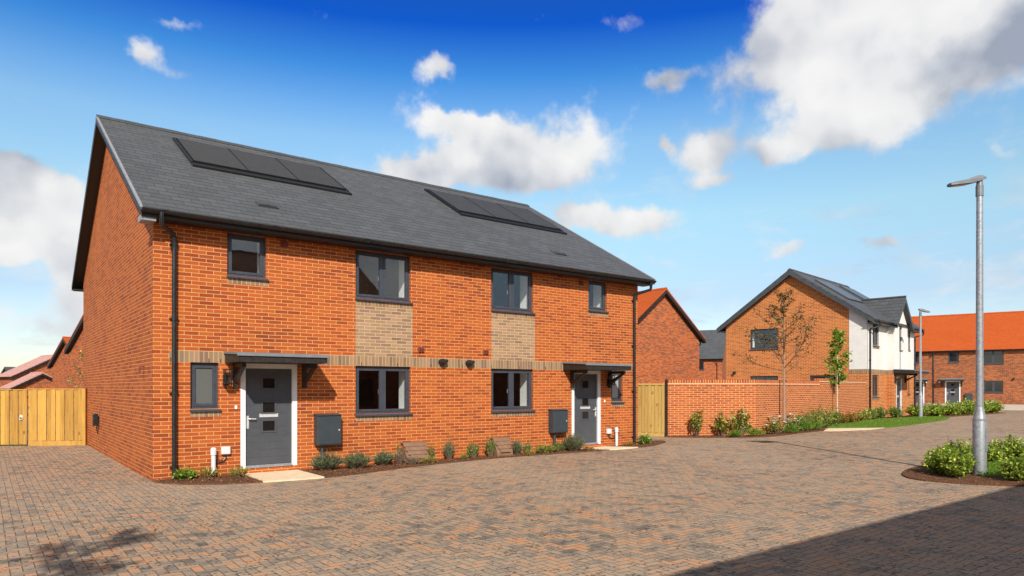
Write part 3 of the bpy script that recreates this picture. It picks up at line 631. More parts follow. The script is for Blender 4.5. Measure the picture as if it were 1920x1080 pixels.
poly('path', [(52.,4.),(58,-16),(75,-16),(66.5,13.)], 'kerbpale', .05, .08)

def scatter_in(pts, rnd):
    xs = [p[0] for p in pts]; ys = [p[1] for p in pts]
    while True:
        x = rnd.uniform(min(xs), max(xs)); y = rnd.uniform(min(ys), max(ys)); c = False
        for i in range(len(pts)):
            (x1,y1),(x2,y2) = pts[i], pts[i-1]
            if (y1 > y) != (y2 > y) and x < (x2-x1)*(y-y1)/(y2-y1)+x1: c = not c
        if c: return x, y
rnd = random.Random(5)
cb = MB()
for pts, n, z in ((LB,900,.03),(MBED,3200,.03),(RB,600,.035),(EB,2600,.035),(GBED,1200,.03)):
    for _ in range(n):
        x, y = scatter_in(pts, rnd); L = rnd.uniform(.02,.06); w = rnd.uniform(.008,.02)
        a = rnd.uniform(0, 6.28); d = Vector((math.cos(a), math.sin(a), rnd.uniform(-.25,.35))); 
        cb.leaf(Vector((x,y,gz(x)+z+rnd.uniform(-.006,.02))), d, Vector((rnd.uniform(-.4,.4),rnd.uniform(-.4,.4),1)), L, w)
tag(cb.build('bark_mulch', M['chip'], uv=False), 'loose brown bark chips strewn over the flower beds', 'bark mulch', kind='stuff')
gb = MB()
for pts, n, z, hh in ((LAWN,9000,.03,.06),([(12.75,-9.25),(13.0,-9.6),(14.,-9.9),(15.6,-10.1),(16.6,-9.6),(15.8,-8.9),(14.4,-8.75),(13.2,-8.95)],5000,.05,.10)):
    for _ in range(n):
        x, y = scatter_in(pts, rnd); a = rnd.uniform(0,6.28)
        gb.leaf(Vector((x,y,gz(x)+z-.005)), Vector((math.cos(a)*.45,math.sin(a)*.45,1)), Vector((math.sin(a),-math.cos(a),.2)), hh*rnd.uniform(.5,1.2), .012)
tag(gb.build('grass', M['grass'], uv=False), 'short green grass of the two lawns', 'grass', kind='stuff')

# ================================================================== THE PAIR OF HOUSES
H = empty('semi_detached_house', (0,0,0), 0, 'large pair of red brick houses in the foreground with grey slate roof and solar panels', 'house', 'brick houses')
UP = [(1.324,2.09,4.0,4.85),(4.06,5.45,3.77,4.85),(7.79,9.18,3.77,4.85),(11.22,11.97,4.0,4.85)]
LO = [(.646,1.163,1.35,2.25),(4.06,5.45,1.17,2.25),(7.79,9.18,1.17,2.25),(12.15,12.64,1.35,2.25)]
DR = [(1.58,2.734,.13,2.25),(10.576,11.709,.13,2.25)]
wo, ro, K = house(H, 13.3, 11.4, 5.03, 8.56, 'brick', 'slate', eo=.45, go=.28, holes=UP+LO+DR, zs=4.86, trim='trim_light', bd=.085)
for i, (a, c, d, e) in enumerate(UP+LO):
    two = (c-a) > 1
    window(H, a, 0, d, c-a, e-d, 2 if two else 1, glass='glass' if (two or i < 4) else ('frosted' if i == 4 else 'frost_light'))
# the band of soldier bricks, the buff panels and the header courses under the sills (3 mm proud)
def slab_part(name, m, x0, x1, z0, z1, y=-.003, parent=H, holes=()):
    b = MB(); wall_grid(b, x0, x1, z0, z1, list(holes), lambda u, v: (u, y, v), (0,-1,0))
    for (p, q) in (((x0,z0),(x1,z0)),((x1,z0),(x1,z1)),((x1,z1),(x0,z1)),((x0,z1),(x0,z0))): b.face([(p[0],y,p[1]),(p[0],.0,p[1]),(q[0],.0,q[1]),(q[0],y,q[1])])
    return b.build(name, M[m], parent)
slab_part('brick_band', 'soldier', .27, 13.03, 2.252, 2.475)
for (a, c) in ((4.06,5.50),(7.79,9.23)):
    slab_part('brick_panel', 'buff', a, c, 2.478, 3.605)
for (a, c, z) in ((1.324,2.12,4.0),(4.06,5.50,3.77),(7.79,9.23,3.77),(11.22,12.0,4.0),(.646,1.20,1.35),(4.06,5.50,1.17),(7.79,9.23,1.17),(12.15,12.68,1.35)):
    slab_part('brick_sill_course', 'header', a, c, z-.052-.105, z-.053)
for (a, c, d, e), hd in zip(DR, ('left','right')): front_door(H, a, 0, d, c-a, e-d, handle=hd)
canopy(H, 1.25, 3.05, 0, 2.45); canopy(H, 10.22, 12.04, 0, 2.45, bx=(.34, .02))
# rooms behind the glass: floors, party wall, ceilings
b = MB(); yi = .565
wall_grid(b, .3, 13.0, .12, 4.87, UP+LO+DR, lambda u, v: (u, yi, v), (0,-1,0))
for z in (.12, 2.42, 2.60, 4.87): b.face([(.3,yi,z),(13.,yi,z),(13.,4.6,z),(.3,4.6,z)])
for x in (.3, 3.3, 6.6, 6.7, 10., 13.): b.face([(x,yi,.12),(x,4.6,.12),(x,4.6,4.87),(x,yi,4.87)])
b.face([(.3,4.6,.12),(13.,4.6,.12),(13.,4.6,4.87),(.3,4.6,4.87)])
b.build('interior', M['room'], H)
# solar panels: two rows of three in the slope, with their black flashing
def onroof(x, d, lift): # d = distance up the slope from the eaves edge
    c_ = math.cos(math.atan(K)); s_ = math.sin(math.atan(K)); return (x, -.45+d*c_-lift*s_, 5.03+d*s_+lift*c_)
def slopebox(b, x0, x1, d0, d1, l0, l1, mi=0):
    v = [onroof(x,d,l) for l in (l0,l1) for (x,d) in ((x0,d0),(x1,d0),(x1,d1),(x0,d1))]
    base = len(b.v); b.v += v
    for q in ((0,3,2,1),(4,5,6,7),(0,1,5,4),(1,2,6,5),(2,3,7,6),(3,0,4,7)): b.f.append(tuple(base+i for i in q)); b.m.append(mi)
for X0, X1 in ((1.36,5.12),(8.72,12.76)):
    w = (X1-X0)/3
    fb_ = MB(); slopebox(fb_, X0-.07, X1+.07, 3.62, 3.86, .004, .05); slopebox(fb_, X0-.07, X0-.015, 3.86, 6.06, .004, .07); slopebox(fb_, X1+.015, X1+.07, 3.86, 6.06, .004, .06); slopebox(fb_, X0-.07, X1+.07, 6.06, 6.13, .004, .06)
    fb_.build('panel_flashing', M['black_metal'], ro)
    for i in range(3):
        pb = MB(); slopebox(pb, X0+i*w+.018, X0+(i+1)*w-.018, 3.93, 6.04, .01, .075)
        po = pb.build('solar_panel', M['solar'], ro)
        q = MB(); x0, x1 = X0+i*w, X0+(i+1)*w
        slopebox(q, x0+.002, x1-.002, 3.885, 3.928, .012, .085); slopebox(q, x0+.002, x0+.017, 3.93, 6.04, .012, .082); slopebox(q, x1-.017, x1-.002, 3.93, 6.04, .012, .082)
        q.build('panel_frame', M['black_metal'], po)
for (x, d) in ((2.33,1.33),(10.6,1.2)):
    q = MB(); slopebox(q, x-.22, x+.22, d-.14, d+.12, .004, .025); slopebox(q, x-.18, x+.18, d-.12, d-.02, .026, .05); q.build('roof_vent', M['slate2'], ro)
# rainwater pipes
downpipe(H, .35, 4.62, .0, .06, -.47, 4.93); downpipe(H, 13.09, 4.55, .03, 13.36, -.47, 4.90)
q = MB(); q.box(13.31, 13.54, -.35, -.02, 4.87, 4.93); q.build('eaves_return', M['fence'], H)
q = MB(); q.box(-.252, -.012, -.36, -.003, 4.80, 4.90); q.build('eaves_return', M['trim_light'], H)
# lanterns
for x, in ((1.29,),(12.02,)):
    q = MB(); q.box(x-.05, x+.05, -.02, -.001, 1.80, 2.02).box(x-.035, x+.035, -.10, -.02, 1.84, 1.87)
    for (dx, dy) in ((-.055,-.205),(.055,-.205),(-.055,-.095),(.055,-.095)): q.box(x+dx-.008, x+dx+.008, dy-.008, dy+.008, 1.86, 2.10)
    q.box(x-.075, x+.075, -.225, -.075, 1.83, 1.862).box(x-.075, x+.075, -.225, -.075, 2.10, 2.125)
    lo = q.build('wall_lantern', M['black_metal'], H); g = MB(); g.box(x-.045, x+.045, -.195, -.105, 1.863, 2.099); g.build('lantern_glass', M['glass'], lo)
# meter cabinets on their posts
for x0, x1, z0, z1 in ((3.10,3.64,.53,1.165),(9.71,10.25,.53,1.14)):
    q = MB(); q.box(x0, x1, -.20, -.001, z0, z1).box(x0+.01, x1-.01, -.212, -.2, z0+.02, z1-.02); q.prism([(-.225,z1),(-.0,z1),(-.0,z1+.04),(-.225,z1+.012)][::-1], 'x', x0-.012, x1+.012)
    mo = q.build('meter_cabinet', M['meter'], H, bevel=.008)
    q = MB(); xm = x0+.15; q.tube([(xm,-.09,z0),(xm,-.09,0.0)], .035, 10); q.build('cable_duct', M['meter'], mo)
    q = MB(); q.tube([(x1-.06,-.212,z0+.32),(x1-.06,-.222,z0+.32)], .018, 8); q.build('lock', M['silver'], mo)
# pale grey service pipes and sockets beside the doors
for xp, xs, sz in ((1.045,1.285,.515),(12.285,12.02,.48)):
    q = MB(); q.tube([(xp-.0,-.09,0.0),(xp,-.085,.45)], .042, 12).tube([(xp,-.085,.45),(xp,-.085,.56),(xp,-.085,.59)], [.055,.055,.04], 12)
    po = q.build('service_pipe', M['grey_pvc'], H)
    q = MB(); q.box(xs-.085, xs+.085, -.07, -.001, sz-.07, sz+.08); so_ = q.build('socket_box', M['grey_pvc'], H, bevel=.012)
    q = MB(); sg = -1 if xp < xs else 1
    q.tube([(xs,-.03,sz-.07),(xs,-.035,sz-.14),(xs+sg*.05,-.04,sz-.19),(xs+sg*.12,-.045,sz-.20),(xp-sg*.03,-.06,sz-.18)], .013, 8); q.build('cable', M['black_pvc'], so_)
for x, z in ((1.49,1.37),(11.87,1.37)): 
    q = MB(); q.box(x-.022, x+.022, -.02, -.001, z-.035, z+.035); dbo = q.build('doorbell', M['bellwhite'], H, bevel=.004)
# round cowls and terracotta vents
for x, z in ((6.29,2.375),(7.07,2.365)):
    q = MB(); q.tube([(x,-.001,z),(x,-.05,z),(x,-.10,z+.01),(x+.01,-.15,z-.0),(x+.015,-.17,z-.02)], [.085,.085,.082,.06,.02], 14); q.tube([(x+.04,-.03,z+.03),(x+.10,-.13,z+.03)], [.05,.045], 10); q.build('vent_cowl', M['black_pvc'], H)
for x, z in ((5.73,2.66),(7.61,2.66),(2.46,4.75),(10.92,4.73)):
    q = MB(); q.box(x-.075, x+.075, -.03, -.001, z-.06, z+.06)
    for k in range(3): q.box(x-.06, x+.06, -.045, -.031, z-.045+k*.035, z-.03+k*.035)
    q.build('wall_vent', M['terracotta'], H)
for i in range(34):  # weep vents along the bottom of the band
    pass
q = MB()
for x in [.30,.98,1.2]+[3.3+.9*i for i in range(11)]: q.box(x-.006, x+.006, -.008, -.0031, 2.252, 2.33)
q.build('weep_vent', M['black_pvc'], H)
# charger and overflow pipe on the gable
q = MB(); q.box(-.16, -.03, 7.50, 7.70, .72, 1.05).box(-.03, -.001, 7.52, 7.80, .80, 1.0); ev = q.build('car_charger', M['black_pvc'], H, bevel=.02)
q = MB(); q.tube([(-.05,7.66,.72),(-.05,7.68,.60),(-.02,7.68,.5)], .012, 8); q.build('cable', M['black_pvc'], ev)
q = MB(); q.tube([(0,.86,2.18),(-.07,.86,2.18),(-.09,.86,2.16),(-.09,.86,2.06)], .016, 8); q.build('overflow_pipe', M['terracotta'], H)

# tan gas meter boxes half buried in the bed
for x0, x1, lab in ((5.17,5.80,'tan plastic gas meter box under the left ground floor window, among dry stems'),(7.74,8.30,'tan plastic gas meter box under the right ground floor window')):
    r0 = empty('gas_meter_box', ((x0+x1)/2, 0, 0), 0, lab, 'meter box', 'half buried gas meter boxes')
    w = (x1-x0)/2; q = MB(); q.prism([(-.30,0),(-.005,0),(-.005,.46),(-.10,.46),(-.28,.14)][::-1], 'x', -w+.03, w-.03); q.build('box_body', M['brown_box'], r0)
    q = MB()
    n = 4
    for i in range(n):   # ribbed sloping lid
        f0, f1 = i/n, (i+1)/n-.03
        A = (-.115-.19*(1-f0)*1.0, .13+.36*f0); B_ = (-.115-.19*(1-f1), .13+.36*f1)
        q.prism([A, B_, (B_[0]-.022, B_[1]-.006), (A[0]-.022, A[1]-.006)], 'x', -w+.13*(1-f0)**2, w-.13*(1-f0)**2)
    q.prism([(-.0,.49),(-.14,.49),(-.14,.465),(-.0,.465)], 'x', -w, w); q.build('box_lid', M['brown_box'], r0)

# ================================================================== HOUSES AROUND
def far_windows(root, lst, rz=0, reveal=False):
    for (x0, x1, z0, z1, n) in lst: window(root, x0, 0, z0, x1-x0, z1-z0, n, glass='glass_far', near=False, reveal=reveal)
# opposite house, behind the camera: throws the shadow on the paving and shows in the window glass
O = empty('opposite_house', (13.9,-16.38,0), math.pi, 'red brick house with brown tiled roof across the road, mirrored in the upstairs windows', 'house', 'brick houses')
ohs = [(1.3,2.6,3.75,4.75),(5.,6.3,3.75,4.75),(9.,10.3,3.75,4.75),(12.4,13.4,3.75,4.75),(1.3,2.6,1.1,2.2),(5.,6.3,1.1,2.2),(12.,13.4,1.1,2.2)]
house(O, 14.9, 10.6, 4.99, 8.7, 'brick_multi', 'tile_brown', eo=.42, holes=ohs+[(9.0,10.1,.1,2.2)])
far_windows(O, [h+(2,) for h in ohs])
O2 = empty('opposite_terrace', (41,-27,0), math.pi, 'long brick terrace with brown roof standing back on the other side of the road', 'house', 'brick houses')
house(O2, 25, 10., 4.99, 8.3, 'brick_multi', 'tile_brown', eo=.42, holes=[(20,21.3,3.7,4.7),(16,17.3,3.7,4.7),(20,21.3,1.1,2.2)]); far_windows(O2, [(20,21.3,3.7,4.7,2),(16,17.3,3.7,4.7,2),(20,21.3,1.1,2.2,2)]); front_door(O, 9.0, 0, .1, 1.1, 2.1, near=False)

# rendered house
Wt = empty('rendered_house', (32.53,2.10,.20), R(8.03), 'house with brick gable, white rendered front and small front gable beyond the garden wall', 'house', 'brick houses')
gh = [(4.55,6.15,3.72,4.83),(4.55,6.15,1.12,2.22),(1.05,2.85,.9,2.22)]
wh = [(.75,1.75,3.72,4.8),(.75,1.75,1.1,2.22),(7.05,7.45,3.72,4.8),(7.05,7.45,1.2,2.22)]
wo2, ro2, K2 = house(Wt, 8.35, 7.6, 5.0, 7.93, 'brick_white_house', 'slate2', eo=.42, go=.30, holes=wh, gholes=gh, zs=4.78, fasc='anth_board', barge='anth_board', wz0=-.5)
far_windows(Wt, [(a,c,d,e,2 if c-a > .6 else 1) for a,c,d,e in wh])
for a, c, d, e in gh: window(Wt, 0, c, d, c-a, e-d, 2, rz=R(-90), glass='glass', near=False)
b = MB(); yb_ = .36
for (x_, ya, yb2) in ((.36,.4,7.2),): b.face([(2.6,ya,.1),(2.6,yb2,.1),(2.6,yb2,4.78),(2.6,ya,4.78)]); b.face([(.37,ya,2.4),(.37,yb2,2.4),(2.6,yb2,2.4),(2.6,ya,2.4)])
b.build('interior', M['room'], Wt)
# white render: gable strip and upper front, 12 mm proud
b = MB(); kk = K2; zt0 = 5.0-.12+kk*.42-.03
b.face([(-.012,0,2.5),(-.012,.87,2.5),(-.012,.87,zt0+kk*.87),(-.012,0,zt0)]); b.face([(-.012,.87,2.5),(0,.87,2.5),(0,.87,zt0+kk*.87),(-.012,.87,zt0+kk*.87)]); b.face([(-.012,-.012,2.5),(-.012,.87,2.5),(0,.87,2.5),(0,-.012,2.5)])
wall_grid(b, -.012, 8.36, 2.5, 4.95, [w for w in wh if w[2] > 3], lambda u, v: (u, -.012, v), (0,-1,0), .13)
b.build('render_coat', M['render'], Wt)
b = MB(); b.box(-.006, .88, -.006, .0, 2.27, 2.497); 
b = MB(); wall_grid(b, -.006, 8.356, 2.27, 2.497, [], lambda u, v: (u, -.006, v), (0,-1,0)); b.face([(-.006,0.88,2.27),(-.006,-.006,2.27),(-.006,-.006,2.497),(-.006,.88,2.497)])
b.build('brick_band', M['soldier'], Wt)
# front gable bay
x0, x1, e = 3.0, 5.5, .37; xm = (x0+x1)/2; zE, zR = 4.95, 6.45
b = MB(); wall_grid(b, x0, x1, 2.5, 4.9, [(4.0,4.5,3.6,5.0-.1)], lambda u, v: (u, -e, v), (0,-1,0), .1)
b.face([(x0,-e,4.9),(x1,-e,4.9),(xm,-e,6.28)]); b.face([(x0,-e,2.5),(x0,-.013,2.5),(x0,-.013,4.9),(x0,-e,4.9)][::-1]); b.face([(x1,-e,2.5),(x1,-.013,2.5),(x1,-.013,4.9),(x1,-e,4.9)]); b.face([(x0,-e,2.5),(x1,-e,2.5),(x1,-.013,2.5),(x0,-.013,2.5)])
bay = b.build('front_bay', M['render'], Wt)
b = MB(); e2 = e-.006; wall_grid(b, x0+.006, x1-.006, -.5, 2.27, [(3.45,4.45,.05,2.15)], lambda u, v: (u, -e2, v), (0,-1,0), .1)
b.face([(x0+.006,-e2,-.5),(x0+.006,0,-.5),(x0+.006,0,2.27),(x0+.006,-e2,2.27)]); b.face([(x1-.006,-e2,-.5),(x1-.006,0,-.5),(x1-.006,0,2.27),(x1-.006,-e2,2.27)])
b.build('bay_wall', M['brick_white_house'], Wt)
b = MB(); b.face([(x0,-e,2.27),(x1,-e,2.27),(x1,-e,2.499),(x0,-e,2.499)]); b.face([(x0,-e,2.27),(x0,-.007,2.27),(x0,-.007,2.499),(x0,-e,2.499)]); b.face([(x1,-e,2.27),(x1,-.007,2.27),(x1,-.007,2.499),(x1,-e,2.499)]); b.build('bay_band', M['soldier'], Wt)
window(Wt, 4.0, -e, 3.6, .5, 1.3, 1, glass='glass_far', near=False, reveal=False)
front_door(Wt, 3.45, -e2, .05, 1.0, 2.1, near=True, handle='left')
canopy(Wt, 2.95, 5.9, -e, 2.52, dep=1.0, bx=(.2,-.9))
def mainz(s): return 5.0+K2*(s+.42)
sback = (zR-5.0)/K2-.42
b = MB(); xo0, xo1 = x0-.25, x1+.25; kb = (zR-zE)/(xm-xo0); yf = -e-.25
def bayback(x): z = zE+kb*((x-xo0) if x < xm else (xo1-x)); return (x, max((z-5.0)/K2-.42-.02, -.42), z)
for xa in (xo0, xo1):
    pb_ = bayback(xa); q = [(xa,yf,zE),(xm,yf,zR),(xm,sback+.1,zR),pb_]; b.face(q); b.face([(p[0],p[1],p[2]-.09) for p in q]); b.face([(xa,yf,zE),(xm,yf,zR),(xm,yf,zR-.09),(xa,yf,zE-.09)])
    b.face([(xa,yf,zE),(xa,yf,zE-.09),(pb_[0],pb_[1],pb_[2]-.09),pb_])
b.build('bay_roof', M['slate2'], Wt)
b = MB()
for xa, sg in ((xo0,1),(xo1,-1)):
    A = [(xa,zE-.1),(xm,zR-.1),(xm,zR-.28),(xa,zE-.28)]; A = A if sg < 0 else A[::-1]
    b.prism(A, 'y', yf+.002, yf+.03); B_ = [(xa,zE-.24),(xm,zR-.24),(xm,zR-.26),(xa,zE-.26)]; b.prism(B_ if sg < 0 else B_[::-1], 'y', yf+.031, -e-.002)
b.tube([(xm,yf-.01,zR+.02),(xm,sback,zR+.02)], .06, 8); b.build('bay_bargeboard', M['anth_board'], Wt)
for z in (3.72,1.1): 
    q = MB(); q.box(.75,1.8,-.02,-.0125,z-.16,z-.055); q.build('brick_sill_course', M['header'], Wt)
downpipe(Wt, .22, 4.5, -.1, .5, -.44, 4.85); downpipe(Wt, 8.25, 4.5, -.1, 8.5, -.44, 4.85)
def onroof2(x, d, l): c_ = math.cos(math.atan(K2)); s_ = math.sin(math.atan(K2)); return (x, -.42+d*c_-l*s_, 5.0+d*s_+l*c_)
for X0 in (1.15, 2.35):
    b = MB(); v = [onroof2(x,d,l) for l in (.01,.08) for (x,d) in ((X0,2.1),(X0+1.16,2.1),(X0+1.16,4.2),(X0,4.2))]; b.v += v
    for qd in ((0,3,2,1),(4,5,6,7),(0,1,5,4),(1,2,6,5),(2,3,7,6),(3,0,4,7)): b.f.append(qd); b.m.append(0)
    b.build('solar_panel', M['solar_sky'], ro2)
for X0 in (5.6, 6.8):
    b = MB(); v = [onroof2(x,d,l) for l in (.01,.08) for (x,d) in ((X0,2.6),(X0+1.16,2.6),(X0+1.16,4.5),(X0,4.5))]; b.v += v
    for qd in ((0,3,2,1),(4,5,6,7),(0,1,5,4),(1,2,6,5),(2,3,7,6),(3,0,4,7)): b.f.append(qd); b.m.append(0)
    b.build('solar_panel', M['solar_sky'], ro2)
q = MB(); q.tube([(-.001,7.05,2.42),(-.14,7.05,2.42)], .08, 10); q.build('vent_cowl', M['black_pvc'], Wt)

# orange roofed house whose gable stands behind the side gate
B1 = empty('gable_house', (36.1,15.0,.2), R(90), 'orange tiled brick house with blank gable behind the side gate and garden wall', 'house', 'brick houses')
house(B1, 11, 7.52, 4.85, 8.0, 'brick_multi', 'tile_orange', eo=.35, go=.3, wz0=-.6, bd=.22)
downpipe(B1, .25, 4.3, -.1, .2, -.38, 4.7)
# dark roofed house far behind
B2 = empty('dark_roofed_house', (62.0,41.3,.25), R(-60), 'small distant brick house with plain dark roof between the orange gable and the rendered house', 'house', 'brick houses')
house(B2, 8, 8., 4.95, 8.6, 'brick_multi', 'slate2', eo=.35, go=.15, holes=[(4.9,5.9,3.6,4.6)], wz0=-.6)
far_windows(B2, [(4.9,5.9,3.6,4.6,1)]); downpipe(B2, 7.4, 4.3, -.2, 7.4, -.37, 4.8)
# the terrace with the long orange roof
T = empty('terraced_house', (66.74,12.62,.25), math.atan2(-.954,.2994), 'long terrace with bright orange tiled roof at the far end of the road', 'house', 'brick houses')
th_ = [(1.62,2.44,3.82,4.78),(4.23,5.74,3.62,4.88),(4.31,5.70,1.08,2.13),(-1.55,-.69,3.82,4.78),(9.0,10.4,3.62,4.88),(9.0,10.4,1.08,2.13)]
td = [(1.38,2.56,.06,2.14),(-1.35,-.25,.06,2.14)]
T.location = (66.74-.2994*6, 12.62+.954*6, .25)
sh6 = lambda l: [(a+6,c+6)+tuple(r_) for a,c,*r_ in l]
house(T, 24, 9.0, 4.92, 8.55, 'brick_terrace', 'tile_orange', eo=.35, go=.2, holes=sh6(th_)+sh6(td), wz0=-.6)
far_windows(T, [(a,c,d,e,2 if c-a > 1 else 1) for a,c,d,e in sh6(th_)])
for a, c, d, e in sh6(td): front_door(T, a, 0, d, c-a, e-d, near=True); canopy(T, a-.42, c+.30, 0, e+.2, dep=.7, bx=(.2,-.2))
downpipe(T, 6.48, 4.6, 0, 6.48, -.37, 4.8)
q = MB(); q.box(8.93, 9.48, -.2, -.001, .38, 1.0); q.build('meter_cabinet', M['meter'], T)
q = MB(); q.tube([(9.05,-.1,0),(9.05,-.1,.35)], .06, 8).tube([(9.5,-.1,0),(9.5,-.1,.3)], .06, 8); q.build('service_pipe', M['grey_pvc'], T)
q = MB(); q.tube([(12.45,0,2.3),(12.45,-.16,2.28)], .09, 10); q.build('vent_cowl', M['black_pvc'], T)
for x_ in (6.95, 5.9):
    q = MB(); q.box(x_-.06, x_+.06, -.12, -.001, 1.95, 2.12); q.build('wall_lantern', M['white_pvc'], T)
q = MB(); q.prism([(-.3,0),(-.005,0),(-.005,.45),(-.1,.45),(-.28,.15)][::-1], 'x', 10.4, 11.3); q.build('meter_box', M['brown_box'], T)
# houses behind the timber fence, left
L1 = empty('gable_house', (4.46,37.3,0), R(14.4), 'brick gable with black verge just clearing the left side of the big house', 'house', 'brick houses')
house(L1, 9, 8.0, 4.56, 7.5, 'brick_multi', 'tile_orange', eo=.35, go=.3, wz0=-.6, bd=.3)
L2 = empty('gable_house', (4.03,54.2-.0,0), R(14.4), 'orange roofed brick gable showing left of the nearest gable, over the timber fence', 'house', 'brick houses')
L2.location = (3.83,51.59,0)
house(L2, 9, 6.5, 3.72, 6.05, 'brick_multi', 'tile_orange', eo=.35, go=.3, wz0=-.6, bd=.25)
L3 = empty('garage', (-1.09,70.6,0), R(-75.6), 'low brick garage with pinkish tiled roof just over the timber fence', 'garage', 'pink roofed garages')
house(L3, 2.7, 5.06, 1.71, 3.3, 'brick_multi', 'tile_pink', eo=.3, go=.3, wz0=-1.2, bd=.2)
L3b = empty('garage', (-1.2,87.6,0), R(-75.6), 'taller garage with pinkish tiled roof rising behind the lower pink roof over the fence', 'garage', 'pink roofed garages')
house(L3b, 5, 9., 3.07, 5.74, 'brick_multi', 'tile_pink', eo=.3, go=.3, wz0=-1.2, bd=.2)
L4 = empty('solar_roofed_house', (2.6,167.05,0), R(14.4), 'far brick house with dark roof and solar panels above the left end of the fence', 'house', 'brick houses')
_, ro4, K4 = house(L4, 12, 11.2, 3.1, 6.31, 'brick_multi', 'slate2', eo=.3, go=.3, wz0=-1.2, bd=.3)
for X0 in (1.2, 5.4):
    b = MB(); c_ = math.cos(math.atan(K4)); s_ = math.sin(math.atan(K4))
    b.v += [(x, -.3+d*c_-l*s_, 3.1+d*s_+l*c_) for l in (.02,.12) for (x,d) in ((X0,1.0),(X0+2.8,1.0),(X0+2.8,5.6),(X0,5.6))]
    for qd in ((0,3,2,1),(4,5,6,7),(0,1,5,4),(1,2,6,5),(2,3,7,6),(3,0,4,7)): b.f.append(qd); b.m.append(0)
    b.build('solar_panel', M['solar'], ro4)

# ================================================================== FENCES AND GARDEN WALL
def fence(name, label, cat, p0, p1, z0, h, bw=.125, m='fence', gravel=.15, cap=True, seed=1, group=None, jag=0.):
    """vertical boards on rails; local x from p0 to p1, boards face -y"""
    d = Vector((p1[0]-p0[0], p1[1]-p0[1])); L = d.length
    r0 = empty(name, (p0[0], p0[1], z0), math.atan2(d.y, d.x), label, cat, group); rn = random.Random(seed)
    n = max(2, int(L/bw)); q = MB()
    for i in range(n):
        xa = L*i/n+.005; xb = L*(i+1)/n-.005; e = rn.uniform(-.004,.004); dz = rn.uniform(-jag,jag)
        ov = .020 if i % 2 else 0
        q.box(xa-(.001 if i % 2 else 0), xb+(.001 if i % 2 else 0), -.018-ov+e*.3, .0-ov+e*.3, gravel+.004, h+dz)
    q.build('boards', M[m], r0)
    q = MB(); q.box(0, L, .003, .045, .35, .44).box(0, L, .003, .045, h*.52, h*.52+.09).box(0, L, .003, .045, h-.25, h-.16); q.build('rail', M[m], r0)
    if gravel: q = MB(); q.box(0, L, -.022, .0, -.05, gravel); q.build('gravel_board', M[m], r0)
    if cap: q = MB(); q.box(-.01, L+.01, -.045, .045, h+.006, h+.036); q.build('capping_rail', M[m], r0)
    return r0, L
f1, L = fence('timber_fence', 'new yellow timber fence panel between its gate and the brick gable, left', 'fence', (-1.44,11.15), (-.10,10.40), 0, 1.70, .125, seed=3)
q = MB(); q.box(L-.0, L+.09, -.07, .05, -.05, 1.74); q.build('post', M['fence'], f1)
f2, L = fence('timber_gate', 'new yellow timber gate with a round silver ring latch at the left edge', 'gate', (-2.75,11.95), (-1.46,11.163), .04, 1.64, .12, gravel=.0, seed=8)
q = MB(); q.tube([(L-.16,-.022,.86),(L-.16,-.05,.86)], .045, 14).tube([(L-.16+.0+.05*math.cos(t*.7), -.06, .80+.05*math.sin(t*.7)) for t in range(10)], .009, 6); q.build('latch', M['silver'], f2)
f3, L = fence('timber_fence', 'timber fence continuing beyond the gate at the left edge', 'fence', (-6.5,14.3), (-2.78,11.97), 0, 1.70, .15, seed=12)
q = MB()
for i in range(160):
    t = rnd.random(); x = -2.75+1.3*t; y = 11.95-.8*t-rnd.uniform(.05,.2); q.leaf(Vector((x,y,0)), Vector((rnd.uniform(-.5,.5),rnd.uniform(-.5,.5),1)), Vector((1,0,.2)), rnd.uniform(.04,.09), .015)
tag(q.build('grass_strip', M['grass'], uv=False), 'strip of green grass along the foot of the timber gate', 'grass', kind='stuff')
f4, L = fence('side_gate', 'timber side gate of vertical boards between the big house and the garden wall', 'gate', (15.52,3.2), (16.31,1.45), .05, 1.80, .115, 'fence2', gravel=.13, cap=False, seed=5, jag=.0)
q = MB(); q.box(L-.95, L, -.05, -.02, 1.80, 1.86); q.build('capping_rail', M['fence2'], f4)
q = MB(); q.box(L+.005, L+.075, -.06, .03, -.05, 2.0); q.build('post', M['black_timber'], f4)

GW = [(16.34,1.36),(18.78,-.52),(24.59,.34),(31.66,1.76)]
def offs(p, dist):
    """offset polyline to the back"""
    out_ = []
    for i in range(len(p)):
        ns = []
        for a, c in ((i-1,i),(i,i+1)):
            if a >= 0 and c < len(p):
                d = Vector((p[c][0]-p[a][0], p[c][1]-p[a][1])).normalized(); ns.append(Vector((-d.y, d.x)))
        n = sum(ns, Vector((0,0))); n.normalize(); k = dist/max(.5, n.dot(ns[0])); out_.append((p[i][0]+n.x*k, p[i][1]+n.y*k))
    return out_
def wallrun(b, pts, front, back, zs0, zs1):
    F = offs(pts, front); Bk = offs(pts, back)
    for i in range(len(pts)-1):
        a, c, d, e = F[i], F[i+1], Bk[i+1], Bk[i]
        for (p, q_) in ((a,c),(c,d),(d,e),(e,a)): b.face([(p[0],p[1],zs0),(q_[0],q_[1],zs0),(q_[0],q_[1],zs1),(p[0],p[1],zs1)])
        b.face([(a[0],a[1],zs1),(c[0],c[1],zs1),(d[0],d[1],zs1),(e[0],e[1],zs1)]); b.face([(a[0],a[1],zs0),(e[0],e[1],zs0),(d[0],d[1],zs0),(c[0],c[1],zs0)])
g0 = MB(); wallrun(g0, GW[:3], 0, .22, -.2, 1.875); wallrun(g0, GW[2:], 0, .22, -.2, 1.99)
gw = tag(g0.build('garden_wall', M['brick_garden']), 'tall orange brick garden wall with brick on edge coping, bending away to the right', 'wall')
